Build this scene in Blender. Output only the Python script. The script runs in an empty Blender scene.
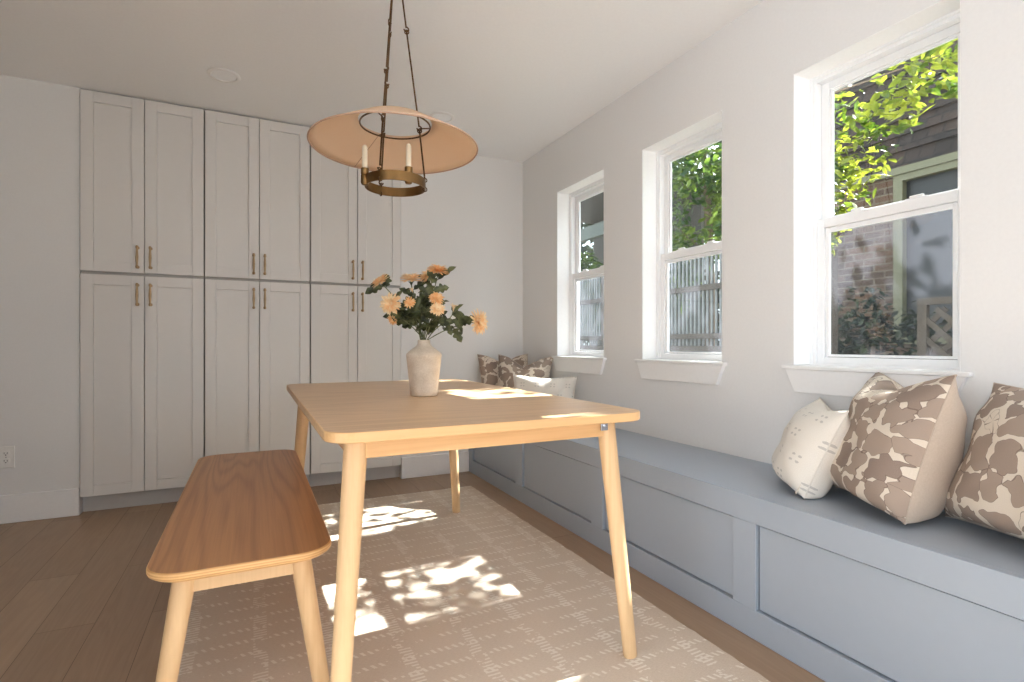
import bpy, bmesh, math, random
from mathutils import Vector, Matrix, noise
PI = math.pi
scn = bpy.context.scene
COL = scn.collection

# ------------------------------------------------------------------ helpers
def link(o, parent=None):
    COL.objects.link(o)
    if parent is not None:
        o.parent = parent
    return o

def tag(o, label, cat, group=None):
    o['label'] = label
    o['category'] = cat
    if group:
        o['group'] = group
    return o

def thing(name, label, cat, loc=(0, 0, 0), rotz=0.0, group=None):
    o = bpy.data.objects.new(name, None)
    o.empty_display_size = 0.05
    o.location = loc
    o.rotation_euler = (0, 0, rotz)
    link(o)
    return tag(o, label, cat, group)

def obj(name, bm, mats, parent=None, smooth=False, label=None, bevel=0.0, segs=2, auto=None):
    me = bpy.data.meshes.new(name)
    bmesh.ops.recalc_face_normals(bm, faces=bm.faces[:])
    bm.to_mesh(me)
    bm.free()
    if not isinstance(mats, (list, tuple)):
        mats = [mats]
    for m in mats:
        me.materials.append(m)
    o = bpy.data.objects.new(name, me)
    link(o, parent)
    if smooth:
        for p in me.polygons:
            p.use_smooth = True
        if auto is not None:
            me.set_sharp_from_angle(angle=math.radians(auto))
    if bevel > 0:
        b = o.modifiers.new('bevel', 'BEVEL')
        b.width = bevel
        b.segments = segs
        b.limit_method = 'ANGLE'
        b.angle_limit = math.radians(40)
        b.harden_normals = False
    if label:
        o['label'] = label
    return o

def structure(name, bm, mats, **k):
    o = obj(name, bm, mats, **k)
    o['kind'] = 'structure'
    return o

def box(bm, x0, x1, y0, y1, z0, z1, mi=0):
    vs = [bm.verts.new((x, y, z)) for z in (z0, z1) for y in (y0, y1) for x in (x0, x1)]
    for f in ((0, 2, 3, 1), (4, 5, 7, 6), (0, 1, 5, 4), (2, 6, 7, 3), (0, 4, 6, 2), (1, 3, 7, 5)):
        fc = bm.faces.new([vs[i] for i in f])
        fc.material_index = mi
    return vs

def bx(*a):
    bm = bmesh.new()
    box(bm, *a)
    return bm

def frame_yz(bm, x0, x1, y0, y1, z0, z1, wy, wt, wb):
    """rectangular ring in the y-z plane, thickness x0..x1"""
    box(bm, x0, x1, y0, y0 + wy, z0, z1)
    box(bm, x0, x1, y1 - wy, y1, z0, z1)
    box(bm, x0, x1, y0 + wy, y1 - wy, z1 - wt, z1)
    box(bm, x0, x1, y0 + wy, y1 - wy, z0, z0 + wb)

def prism(bm, pts, z0, z1, mi_top=0, mi_side=0):
    a = [bm.verts.new((p[0], p[1], z0)) for p in pts]
    b = [bm.verts.new((p[0], p[1], z1)) for p in pts]
    n = len(pts)
    f = bm.faces.new(a[::-1]); f.material_index = mi_top
    f = bm.faces.new(b); f.material_index = mi_top
    for i in range(n):
        f = bm.faces.new((a[i], a[(i + 1) % n], b[(i + 1) % n], b[i]))
        f.material_index = mi_side

def round_rect(x0, x1, y0, y1, r, n=10):
    pts = []
    for cx, cy, a0 in ((x1 - r, y1 - r, 0), (x0 + r, y1 - r, 90), (x0 + r, y0 + r, 180), (x1 - r, y0 + r, 270)):
        for k in range(n + 1):
            a = math.radians(a0 + 90 * k / n)
            pts.append((cx + r * math.cos(a), cy + r * math.sin(a)))
    return pts

def slab(bm, outline_fn, levels, mi_top=0, mi_side=0):
    """stack of outlines: levels = [(z, inset)], outline_fn(inset)"""
    rings = []
    for z, ins in levels:
        rings.append([bm.verts.new((p[0], p[1], z)) for p in outline_fn(ins)])
    n = len(rings[0])
    f = bm.faces.new(rings[0][::-1]); f.material_index = mi_top
    f = bm.faces.new(rings[-1]); f.material_index = mi_top
    for a, b in zip(rings[:-1], rings[1:]):
        for i in range(n):
            f = bm.faces.new((a[i], a[(i + 1) % n], b[(i + 1) % n], b[i]))
            f.material_index = mi_side

def lathe(bm, prof, n=32, cx=0, cy=0, cz=0, cap0=True, cap1=True):
    rings = []
    for r, z in prof:
        rings.append([bm.verts.new((cx + r * math.cos(2 * PI * k / n), cy + r * math.sin(2 * PI * k / n), cz + z)) for k in range(n)])
    for a, b in zip(rings[:-1], rings[1:]):
        for i in range(n):
            bm.faces.new((a[i], a[(i + 1) % n], b[(i + 1) % n], b[i]))
    if cap0:
        bm.faces.new(rings[0][::-1])
    if cap1:
        bm.faces.new(rings[-1])

def tube(bm, pts, rad, n=8, cap=True):
    pts = [Vector(p) for p in pts]
    m = len(pts)
    rs = rad if isinstance(rad, (list, tuple)) else [rad] * m
    rings = []
    ref = None
    for i in range(m):
        d = (pts[min(i + 1, m - 1)] - pts[max(i - 1, 0)]).normalized()
        if ref is None:
            ref = Vector((0, 0, 1)) if abs(d.z) < 0.9 else Vector((1, 0, 0))
        u = d.cross(ref)
        if u.length < 1e-5:
            u = d.orthogonal()
        u.normalize()
        w = u.cross(d).normalized()
        ref = w
        rings.append([bm.verts.new(pts[i] + (u * math.cos(2 * PI * k / n) + w * math.sin(2 * PI * k / n)) * rs[i]) for k in range(n)])
    for a, b in zip(rings[:-1], rings[1:]):
        for i in range(n):
            bm.faces.new((a[i], a[(i + 1) % n], b[(i + 1) % n], b[i]))
    if cap:
        bm.faces.new(rings[0][::-1])
        bm.faces.new(rings[-1])

def torus(bm, c, R, r, axis='Z', n=20, m=8):
    c = Vector(c)
    if isinstance(axis, str):
        ax = {'X': Vector((1, 0, 0)), 'Y': Vector((0, 1, 0)), 'Z': Vector((0, 0, 1))}[axis]
    else:
        ax = Vector(axis).normalized()
    u = ax.orthogonal().normalized()
    w = ax.cross(u)
    rings = []
    for i in range(n):
        a = 2 * PI * i / n
        d = u * math.cos(a) + w * math.sin(a)
        rings.append([bm.verts.new(c + d * (R + r * math.cos(2 * PI * k / m)) + ax * r * math.sin(2 * PI * k / m)) for k in range(m)])
    for i in range(n):
        a, b = rings[i], rings[(i + 1) % n]
        for k in range(m):
            bm.faces.new((a[k], b[k], b[(k + 1) % m], a[(k + 1) % m]))

# ------------------------------------------------------------------ materials
class NT:
    def __init__(s, name):
        s.m = bpy.data.materials.new(name)
        s.m.use_nodes = True
        s.t = s.m.node_tree
        s.n = s.t.nodes
        s.p = s.n['Principled BSDF']
        s.out = s.n['Material Output']
    def add(s, typ, **k):
        nd = s.n.new(typ)
        for a, v in k.items():
            setattr(nd, a, v)
        return nd
    def l(s, a, b):
        s.t.links.new(a, b)
    def val(s, node, name, v):
        node.inputs[name].default_value = v
    def coord(s, scale=(1, 1, 1), kind='Object', rot=(0, 0, 0)):
        tc = s.add('ShaderNodeTexCoord')
        mp = s.add('ShaderNodeMapping')
        mp.inputs['Scale'].default_value = scale
        mp.inputs['Rotation'].default_value = rot
        s.l(tc.outputs[kind], mp.inputs['Vector'])
        return mp.outputs['Vector']
    def noise(s, vec, scale=5, detail=3, rough=0.5, dist=0.0):
        n = s.add('ShaderNodeTexNoise')
        n.inputs['Scale'].default_value = scale
        n.inputs['Detail'].default_value = detail
        n.inputs['Roughness'].default_value = rough
        n.inputs['Distortion'].default_value = dist
        s.l(vec, n.inputs['Vector'])
        return n
    def ramp(s, fac, stops, interp='LINEAR'):
        r = s.add('ShaderNodeValToRGB')
        cr = r.color_ramp
        cr.interpolation = interp
        while len(cr.elements) < len(stops):
            cr.elements.new(0.5)
        for e, (p, c) in zip(cr.elements, stops):
            e.position = p
            e.color = (c[0], c[1], c[2], 1) if not isinstance(c, (int, float)) else (c, c, c, 1)
        s.l(fac, r.inputs['Fac'])
        return r.outputs['Color']
    def mix(s, fac, a, b, blend='MIX'):
        n = s.add('ShaderNodeMix', data_type='RGBA', blend_type=blend)
        for sock, v in ((n.inputs[0], fac), (n.inputs[6], a), (n.inputs[7], b)):
            if isinstance(v, (int, float)):
                sock.default_value = v
            elif isinstance(v, (tuple, list)):
                sock.default_value = (v[0], v[1], v[2], 1)
            else:
                s.l(v, sock)
        return n.outputs[2]
    def math(s, op, a, b=0.0, c=None):
        n = s.add('ShaderNodeMath', operation=op)
        for i, v in enumerate((a, b, c)):
            if v is None:
                continue
            if isinstance(v, (int, float)):
                n.inputs[i].default_value = v
            else:
                s.l(v, n.inputs[i])
        return n.outputs[0]
    def bump(s, h, strength=0.2, dist=0.01):
        b = s.add('ShaderNodeBump')
        b.inputs['Strength'].default_value = strength
        b.inputs['Distance'].default_value = dist
        s.l(h, b.inputs['Height'])
        s.l(b.outputs['Normal'], s.p.inputs['Normal'])
    def base(s, c):
        if isinstance(c, (tuple, list)):
            s.p.inputs['Base Color'].default_value = (c[0], c[1], c[2], 1)
        else:
            s.l(c, s.p.inputs['Base Color'])
    def rough(s, r):
        if isinstance(r, (int, float)):
            s.p.inputs['Roughness'].default_value = r
        else:
            s.l(r, s.p.inputs['Roughness'])

def srgb(r, g, b):
    f = lambda c: (c / 255) / 12.92 if c / 255 <= 0.04045 else ((c / 255 + 0.055) / 1.055) ** 2.4
    return (f(r), f(g), f(b))

def paint(name, c, rough=0.5, bump=0.03, scale=60, var=0.03):
    k = NT(name)
    v = k.coord()
    n = k.noise(v, scale, 3)
    col = k.mix(n.outputs['Fac'], tuple(x * (1 - var) for x in c), tuple(min(1, x * (1 + var)) for x in c))
    k.base(col)
    k.rough(rough)
    if bump:
        k.bump(n.outputs['Fac'], bump, 0.002)
    return k.m

def wood(name, light, dark, along='Y', rough=0.4, ring=9.0, contrast=1.0, spec=0.4):
    k = NT(name)
    sc = {'X': (0.7, 9, 9), 'Y': (9, 0.7, 9), 'Z': (9, 9, 0.7)}[along]
    v = k.coord(sc)
    big = k.noise(v, 0.5, 2, 0.5, 0.3)
    # growth rings: sine of a stretched noise field
    ph = k.math('MULTIPLY', big.outputs['Fac'], ring * 6.283 * 3)
    sn = k.math('SINE', ph)
    s01 = k.math('MULTIPLY_ADD', sn, 0.5, 0.5)
    s01 = k.math('POWER', s01, 2.2)
    sc2 = {'X': (2.5, 160, 160), 'Y': (160, 2.5, 160), 'Z': (160, 160, 2.5)}[along]
    fine = k.noise(k.coord(sc2), 1.0, 3, 0.6)
    f = k.math('MULTIPLY_ADD', s01, 0.42 * contrast, 0.08)
    f2 = k.math('MULTIPLY', k.math('SUBTRACT', fine.outputs['Fac'], 0.5), 0.9 * contrast)
    f = k.math('ADD', f, f2)
    blot = k.noise(k.coord((1.5, 1.5, 1.5)), 1.2, 2)
    f = k.math('ADD', f, k.math('MULTIPLY', k.math('SUBTRACT', blot.outputs['Fac'], 0.5), 0.5))
    col = k.mix(f, light, dark)
    k.t.nodes[-1].clamp_factor = True
    k.base(col)
    k.rough(rough)
    k.val(k.p, 'Specular IOR Level', spec)
    k.bump(fine.outputs['Fac'], 0.06, 0.002)
    return k.m

M = {}
M['wall'] = paint('warm_white_wall_paint', (0.775, 0.768, 0.758), 0.7, 0.05, 90)
M['ceiling'] = paint('ceiling_paint', (0.90, 0.91, 0.92), 0.8, 0.05, 70)
M['trim'] = paint('white_trim_paint', (0.86, 0.855, 0.85), 0.35, 0.0)
M['lit_return'] = paint('bounce_lit_white_paint', (0.93, 0.925, 0.92), 0.5, 0.0)  # whiter than the trim: light bounced into the window returns put in the paint
M['vinyl'] = paint('white_vinyl', (0.88, 0.88, 0.88), 0.3, 0.0)
M['cabinet'] = paint('pale_greige_cabinet_paint', (0.71, 0.69, 0.665), 0.42, 0.02, 40, 0.015)
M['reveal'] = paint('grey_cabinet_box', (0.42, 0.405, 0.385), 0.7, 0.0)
M['toekick'] = paint('toe_kick_paint', (0.52, 0.50, 0.48), 0.5, 0.0)
M['bluegray'] = paint('blue_grey_bench_paint', (0.36, 0.41, 0.475), 0.38, 0.03, 30, 0.02)
M['oak'] = wood('pale_oak_veneer', srgb(218, 182, 142), srgb(178, 138, 98), 'X', 0.33, 5.0, 0.75)
M['oak_z'] = wood('oak_leg', srgb(228, 194, 150), srgb(200, 158, 110), 'Z', 0.38, 3.0, 0.6)
M['oak_x'] = wood('oak_apron_across', srgb(228, 186, 134), srgb(192, 146, 94), 'X', 0.38, 3.0, 0.6)
M['oak_y'] = wood('oak_apron_along', srgb(228, 186, 134), srgb(192, 146, 94), 'Y', 0.38, 3.0, 0.6)
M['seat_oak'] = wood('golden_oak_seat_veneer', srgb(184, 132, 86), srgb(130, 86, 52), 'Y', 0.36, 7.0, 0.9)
def ply():
    k = NT('layered_plywood_edge')
    v = k.coord((3, 3, 1))
    sep = k.add('ShaderNodeSeparateXYZ')
    k.l(k.coord(), sep.inputs[0])
    s = k.math('SINE', k.math('MULTIPLY', sep.outputs['Z'], 6.283 * 150))
    n = k.noise(k.coord((4, 4, 60)), 3, 2)
    f = k.math('ADD', k.math('MULTIPLY_ADD', s, 0.3, 0.3), k.math('MULTIPLY', n.outputs['Fac'], 0.3))
    k.base(k.mix(f, srgb(235, 192, 136), srgb(196, 142, 84)))
    k.rough(0.45)
    return k.m
M['ply'] = ply()

def floor_mat():
    k = NT('oak_plank_floor')
    # planks run along Y: swap axes so brick rows stack along X
    tc = k.add('ShaderNodeTexCoord')
    sep = k.add('ShaderNodeSeparateXYZ')
    k.l(tc.outputs['Object'], sep.inputs[0])
    cmb = k.add('ShaderNodeCombineXYZ')
    k.l(sep.outputs['Y'], cmb.inputs['X'])
    k.l(sep.outputs['X'], cmb.inputs['Y'])
    br = k.add('ShaderNodeTexBrick')
    br.offset = 0.37
    br.offset_frequency = 2
    k.l(cmb.outputs[0], br.inputs['Vector'])
    br.inputs['Color1'].default_value = (0.0, 0.0, 0.0, 1)
    br.inputs['Color2'].default_value = (1, 1, 1, 1)
    br.inputs['Mortar'].default_value = (0.5, 0.5, 0.5, 1)
    br.inputs['Scale'].default_value = 1.0
    br.inputs['Mortar Size'].default_value = 0.0011
    br.inputs['Brick Width'].default_value = 1.45
    br.inputs['Row Height'].default_value = 0.17
    rnd = k.add('ShaderNodeSeparateColor')
    k.l(br.outputs['Color'], rnd.inputs[0])
    grain = k.noise(k.coord((120, 2.2, 1)), 1, 3, 0.6)
    big = k.noise(k.coord((9, 0.7, 1)), 1.2, 2, 0.5, 0.4)
    rings = k.math('MULTIPLY_ADD', k.math('SINE', k.math('MULTIPLY', big.outputs['Fac'], 60)), 0.5, 0.5)
    f = k.math('ADD', k.math('MULTIPLY', rnd.outputs[0], 0.45), k.math('MULTIPLY', grain.outputs['Fac'], 0.4))
    f = k.math('ADD', f, k.math('MULTIPLY', rings, 0.12))
    col = k.mix(f, srgb(178, 151, 124), srgb(138, 112, 90))
    k.t.nodes[-1].clamp_factor = True
    col = k.mix(br.outputs['Fac'], col, srgb(104, 80, 60))
    k.base(col)
    k.rough(0.42)
    k.bump(k.math('SUBTRACT', grain.outputs['Fac'], br.outputs['Fac']), 0.08, 0.003)
    return k.m
M['floor'] = floor_mat()

def rug_mat():
    k = NT('flatwoven_beige_rug')
    tc = k.add('ShaderNodeTexCoord')
    sep = k.add('ShaderNodeSeparateXYZ')
    k.l(tc.outputs['Object'], sep.inputs[0])
    wob = k.noise(tc.outputs['Object'], 9, 2)
    wv = k.math('MULTIPLY', k.math('SUBTRACT', wob.outputs['Fac'], 0.5), 0.012)
    X = k.math('ADD', sep.outputs['X'], wv)
    Y = k.math('ADD', sep.outputs['Y'], wv)
    def tri(v, per):
        return k.math('PINGPONG', k.math('DIVIDE', v, per), 0.5)
    # rows of short marks running across the rug
    row = k.math('LESS_THAN', k.math('FRACT', k.math('DIVIDE', Y, 0.082)), 0.26)
    dash = k.math('LESS_THAN', k.math('FRACT', k.math('DIVIDE', k.math('ADD', X, k.math('MULTIPLY', Y, 0.5)), 0.024)), 0.42)
    rows = k.math('MULTIPLY', row, dash)
    # ladder columns running along the rug
    colm = k.math('LESS_THAN', k.math('FRACT', k.math('DIVIDE', X, 0.21)), 0.2)
    rung = k.math('LESS_THAN', k.math('FRACT', k.math('DIVIDE', Y, 0.0165)), 0.45)
    cols = k.math('MULTIPLY', colm, rung)
    patt = k.math('MAXIMUM', rows, cols)
    brk = k.noise(tc.outputs['Object'], 14, 3, 0.6)
    patt = k.math('MULTIPLY', patt, k.math('GREATER_THAN', brk.outputs['Fac'], 0.46))
    heather = k.noise(k.coord((90, 420, 1)), 1, 3, 0.65)
    wear = k.noise(tc.outputs['Object'], 2.2, 3)
    f = k.math('ADD', k.math('MULTIPLY', heather.outputs['Fac'], 0.9), k.math('MULTIPLY', k.math('SUBTRACT', wear.outputs['Fac'], 0.5), 0.35))
    ground = k.mix(f, srgb(194, 174, 154), srgb(234, 222, 206))
    cream = k.mix(heather.outputs['Fac'], srgb(236, 226, 212), srgb(250, 244, 234))
    col = k.mix(k.math('MULTIPLY', patt, 0.66), ground, cream)
    k.base(col)
    k.rough(0.95)
    k.val(k.p, 'Specular IOR Level', 0.1)
    h = k.math('ADD', heather.outputs['Fac'], k.math('MULTIPLY', patt, 0.8))
    k.bump(h, 0.5, 0.004)
    return k.m
M['rug'] = rug_mat()

def metal(name, c, rough=0.35, var=0.2):
    k = NT(name)
    n = k.noise(k.coord(), 40, 3)
    k.base(k.mix(n.outputs['Fac'], tuple(x * (1 - var) for x in c), tuple(min(1, x * (1 + var)) for x in c)))
    k.rough(rough)
    k.val(k.p, 'Metallic', 1.0)
    return k.m
M['brass'] = metal('aged_brass', srgb(136, 106, 68), 0.36)
M['brass_pull'] = metal('satin_brass_pull', srgb(176, 150, 116), 0.35)
M['bronze'] = metal('dark_bronze', srgb(104, 80, 56), 0.42)
M['steel'] = metal('zinc_steel', srgb(190, 195, 205), 0.25)

def glass():
    k = NT('clear_window_glass')
    k.n.remove(k.p)
    tr = k.add('ShaderNodeBsdfTransparent')
    tr.inputs['Color'].default_value = (0.94, 0.96, 0.95, 1)
    gl = k.add('ShaderNodeBsdfGlossy')
    gl.inputs['Roughness'].default_value = 0.02
    gl.inputs['Color'].default_value = (0.9, 0.93, 1.0, 1)
    lw = k.add('ShaderNodeLayerWeight')
    lw.inputs['Blend'].default_value = 0.5
    fr = k.math('MULTIPLY_ADD', k.math('POWER', lw.outputs['Facing'], 5.0), 0.9, 0.03)
    mx = k.add('ShaderNodeMixShader')
    k.l(fr, mx.inputs[0])
    k.l(tr.outputs[0], mx.inputs[1])
    k.l(gl.outputs[0], mx.inputs[2])
    k.l(mx.outputs[0], k.out.inputs['Surface'])
    return k.m
M['glass'] = glass()

def screen():
    k = NT('fine_insect_mesh')
    k.n.remove(k.p)
    tr = k.add('ShaderNodeBsdfTransparent')
    df = k.add('ShaderNodeBsdfDiffuse')
    df.inputs['Color'].default_value = (0.16, 0.16, 0.18, 1)
    tl = k.add('ShaderNodeBsdfTranslucent')
    tl.inputs['Color'].default_value = (0.21, 0.21, 0.25, 1)
    add = k.add('ShaderNodeMixShader')
    add.inputs[0].default_value = 0.6
    k.l(df.outputs[0], add.inputs[1])
    k.l(tl.outputs[0], add.inputs[2])
    n = k.noise(k.coord(), 260, 2, 0.7)
    f = k.math('MULTIPLY_ADD', n.outputs['Fac'], 0.46, -0.05)
    mx = k.add('ShaderNodeMixShader')
    k.l(f, mx.inputs[0])
    k.l(tr.outputs[0], mx.inputs[1])
    k.l(add.outputs[0], mx.inputs[2])
    k.l(mx.outputs[0], k.out.inputs['Surface'])
    return k.m
M['screen'] = screen()

def linen(name, c, weave=900, var=0.08, bump=0.12):
    k = NT(name)
    a = k.noise(k.coord((weave, weave * 0.12, weave * 0.12)), 1, 2)
    b = k.noise(k.coord((weave * 0.12, weave * 0.12, weave)), 1, 2)
    s = k.math('ADD', a.outputs['Fac'], b.outputs['Fac'])
    f = k.math('MULTIPLY', s, 0.5)
    k.base(k.mix(f, tuple(x * (1 - var * 2) for x in c), tuple(min(1, x * (1 + var * 2)) for x in c)))
    k.rough(0.9)
    k.val(k.p, 'Specular IOR Level', 0.15)
    k.val(k.p, 'Sheen Weight', 0.15)
    k.bump(s, bump, 0.001)
    return k.m
M['linen'] = linen('tan_linen', srgb(188, 172, 156))

def floral():
    """large taupe blossoms with dark veins on a cream linen ground (pillow local x-z)"""
    k = NT('taupe_blossom_print')
    tc = k.add('ShaderNodeTexCoord')
    sep = k.add('ShaderNodeSeparateXYZ')
    k.l(tc.outputs['UV'], sep.inputs[0])
    dn = k.noise(tc.outputs['UV'], 16, 1, 0.4)
    dv = k.add('ShaderNodeVectorMath', operation='MULTIPLY_ADD')
    k.l(dn.outputs['Color'], dv.inputs[0])
    dv.inputs[1].default_value = (0.055, 0.055, 0)
    k.l(tc.outputs['UV'], dv.inputs[2])
    def vor(scale, feature='F1', vec=None, rnd=1.0):
        v = k.add('ShaderNodeTexVoronoi', voronoi_dimensions='2D', feature=feature)
        v.inputs['Scale'].default_value = scale
        v.inputs['Randomness'].default_value = rnd
        k.l(vec or dv.outputs[0], v.inputs['Vector'])
        return v
    big = vor(12.5, 'F1', None, 0.85)
    edge = vor(12.5, 'DISTANCE_TO_EDGE', None, 0.85)
    small = vor(27, 'F1', tc.outputs['UV'], 0.75)
    rnd = k.add('ShaderNodeSeparateColor')
    k.l(big.outputs['Color'], rnd.inputs[0])
    # scalloped blossom outline inside each cell
    low = k.noise(tc.outputs['UV'], 9.0, 2, 0.5)
    gap = k.math('MAXIMUM', k.math('MULTIPLY', k.math('SUBTRACT', low.outputs['Fac'], 0.535), 1.2), -0.05)
    thr = k.math('ADD', gap, k.math('MULTIPLY_ADD', small.outputs['Distance'], 0.36, -0.06))
    blossom = k.math('GREATER_THAN', edge.outputs['Distance'], thr)
    isfan = k.math('GREATER_THAN', rnd.outputs[1], 0.85)
    # cream fans: petals parted by thin dark lines meeting at the cell centre
    sub = k.add('ShaderNodeVectorMath', operation='SUBTRACT')
    k.l(dv.outputs[0], sub.inputs[0])
    k.l(big.outputs['Position'], sub.inputs[1])
    sp2 = k.add('ShaderNodeSeparateXYZ')
    k.l(sub.outputs[0], sp2.inputs[0])
    ang = k.math('ARCTAN2', sp2.outputs['Y'], sp2.outputs['X'])
    rayl = k.math('LESS_THAN', k.math('ABSOLUTE', k.math('SINE', k.math('MULTIPLY', ang, 2.5))), 0.13)
    heather = k.noise(k.coord((500, 500, 500), 'UV'), 1, 2)
    brown = k.mix(rnd.outputs[0], srgb(160, 143, 130), srgb(128, 112, 103))
    brown = k.mix(k.math('MULTIPLY', heather.outputs['Fac'], 0.5), brown, srgb(178, 158, 142))
    cream = k.mix(heather.outputs['Fac'], srgb(203, 190, 174), srgb(222, 211, 196))
    dark = srgb(112, 94, 85)
    fan = k.mix(k.math('MULTIPLY', rayl, 0.8), cream, dark)
    inner = k.mix(isfan, brown, fan)
    col = k.mix(blossom, cream, inner)
    line = k.math('LESS_THAN', k.math('ABSOLUTE', k.math('SUBTRACT', edge.outputs['Distance'], k.math('MAXIMUM', thr, 0.0))), 0.012)
    col = k.mix(k.math('MULTIPLY', line, 0.7), col, dark)
    k.base(col)
    k.rough(0.85)
    k.val(k.p, 'Specular IOR Level', 0.2)
    k.bump(heather.outputs['Fac'], 0.1, 0.001)
    return k.m
M['floral'] = floral()

def cream_print():
    """cream linen with a scattered motif of four small grey marks"""
    k = NT('cream_linen_small_motif')
    tc = k.add('ShaderNodeTexCoord')
    sep = k.add('ShaderNodeSeparateXYZ')
    k.l(tc.outputs['UV'], sep.inputs[0])
    per = 0.105
    row = k.math('FLOOR', k.math('DIVIDE', sep.outputs['Y'], per * 0.75))
    off = k.math('MULTIPLY', k.math('MODULO', row, 2), per * 0.5)
    lx = k.math('SUBTRACT', k.math('FRACT', k.math('DIVIDE', k.math('ADD', sep.outputs['X'], off), per)), 0.5)
    ly = k.math('SUBTRACT', k.math('FRACT', k.math('DIVIDE', sep.outputs['Y'], per * 0.75)), 0.5)
    ax = k.math('SUBTRACT', k.math('ABSOLUTE', lx), 0.10)
    ay = k.math('SUBTRACT', k.math('ABSOLUTE', ly), 0.13)
    dd = k.math('SQRT', k.math('ADD', k.math('MULTIPLY', ax, ax), k.math('MULTIPLY', ay, ay)))
    n = k.noise(tc.outputs['UV'], 140, 2)
    dot = k.math('LESS_THAN', k.math('ADD', dd, k.math('MULTIPLY', k.math('SUBTRACT', n.outputs['Fac'], 0.5), 0.06)), 0.055)
    heather = k.noise(k.coord((500, 500, 500), 'UV'), 1, 2)
    base = k.mix(heather.outputs['Fac'], srgb(214, 206, 194), srgb(238, 233, 225))
    k.base(k.mix(k.math('MULTIPLY', dot, 0.4), base, srgb(128, 122, 120)))
    k.rough(0.9)
    k.val(k.p, 'Specular IOR Level', 0.15)
    k.bump(heather.outputs['Fac'], 0.1, 0.001)
    return k.m
M['cream'] = cream_print()
M['tagcloth'] = linen('woven_tag', srgb(226, 216, 200))

def vase_mat():
    k = NT('chalky_stoneware')
    n = k.noise(k.coord(), 9, 4, 0.6)
    s = k.noise(k.coord(), 180, 2, 0.6)
    f = k.math('ADD', k.math('MULTIPLY', n.outputs['Fac'], 0.7), k.math('MULTIPLY', s.outputs['Fac'], 0.3))
    col = k.ramp(f, [(0.35, srgb(196, 178, 156)), (0.62, srgb(226, 212, 194))])
    k.base(col)
    k.rough(0.55)
    k.bump(s.outputs['Fac'], 0.15, 0.002)
    return k.m
M['vase'] = vase_mat()

def shade_mat():
    k = NT('woven_abaca_shade')
    tc = k.add('ShaderNodeTexCoord')
    sep = k.add('ShaderNodeSeparateXYZ')
    k.l(tc.outputs['Object'], sep.inputs[0])
    th = k.math('ARCTAN2', sep.outputs['Y'], sep.outputs['X'])
    cmb = k.add('ShaderNodeCombineXYZ')
    k.l(k.math('MULTIPLY', th, 60), cmb.inputs['X'])
    rad = k.math('SQRT', k.math('ADD', k.math('MULTIPLY', sep.outputs['X'], sep.outputs['X']), k.math('MULTIPLY', sep.outputs['Y'], sep.outputs['Y'])))
    k.l(k.math('MULTIPLY', rad, 260), cmb.inputs['Y'])
    n = k.noise(cmb.outputs[0], 1.0, 3, 0.6)
    b = k.noise(tc.outputs['Object'], 7, 3)
    f = k.math('ADD', k.math('MULTIPLY', n.outputs['Fac'], 0.6), k.math('MULTIPLY', b.outputs['Fac'], 0.4))
    col = k.mix(f, srgb(240, 214, 186), srgb(250, 234, 214))
    k.base(col)
    k.rough(0.85)
    k.val(k.p, 'Specular IOR Level', 0.15)
    tl = k.add('ShaderNodeBsdfTranslucent')
    k.l(col, tl.inputs['Color'])
    mx = k.add('ShaderNodeMixShader')
    mx.inputs[0].default_value = 0.45
    k.l(k.p.outputs[0], mx.inputs[1])
    k.l(tl.outputs[0], mx.inputs[2])
    k.l(mx.outputs[0], k.out.inputs['Surface'])
    k.bump(n.outputs['Fac'], 0.3, 0.002)
    return k.m
M['shade'] = shade_mat()
M['shade_trim'] = linen('shade_edge_binding', srgb(196, 164, 142))
M['candle'] = paint('ivory_candle_sleeve', srgb(240, 230, 206), 0.5, 0.0)
M['lens'] = paint('frosted_light_lens', srgb(246, 248, 250), 0.4, 0.0)
M['outlet'] = paint('white_outlet_plastic', srgb(236, 234, 230), 0.35, 0.0)
M['slot'] = paint('dark_slot', (0.02, 0.02, 0.02), 0.6, 0.0)

def leafy(name, c1, c2, trans=0.5, rough=0.4, scale=12):
    k = NT(name)
    n = k.noise(k.coord(), scale, 2)
    col = k.ramp(n.outputs['Fac'], [(0.38, c1), (0.62, c2)])
    k.base(col)
    k.rough(rough)
    tl = k.add('ShaderNodeBsdfTranslucent')
    k.l(col, tl.inputs['Color'])
    mx = k.add('ShaderNodeMixShader')
    mx.inputs[0].default_value = trans
    k.l(k.p.outputs[0], mx.inputs[1])
    k.l(tl.outputs[0], mx.inputs[2])
    k.l(mx.outputs[0], k.out.inputs['Surface'])
    return k.m
M['petal'] = leafy('peach_petal', srgb(252, 216, 164), srgb(255, 238, 204), 0.35, 0.6, 60)
M['petal_deep'] = leafy('deep_apricot_petal', srgb(246, 192, 128), srgb(253, 220, 168), 0.3, 0.6, 60)
M['flower_leaf'] = leafy('dark_green_flower_leaf', srgb(50, 56, 34), srgb(108, 114, 76), 0.2, 0.5, 30)
M['flower_stem'] = leafy('green_flower_stem', srgb(76, 84, 50), srgb(122, 128, 86), 0.05, 0.5, 40)
M['leaf_bright'] = leafy('bright_spring_leaf', srgb(62, 84, 20), srgb(150, 156, 50), 0.55, 0.4, 6)
M['leaf_mid'] = leafy('mid_green_leaf', srgb(40, 66, 26), srgb(100, 118, 44), 0.5, 0.4, 3)
M['leaf_dark'] = leafy('dark_hedge_leaf', srgb(20, 30, 16), srgb(48, 60, 30), 0.3, 0.5, 3)
M['bark'] = paint('grey_brown_bark', srgb(92, 78, 64), 0.9, 0.4, 20, 0.3)
M['old_wood'] = wood('weathered_timber', srgb(78, 68, 57), srgb(52, 44, 36), 'Z', 0.8, 4.0, 0.8)
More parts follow.
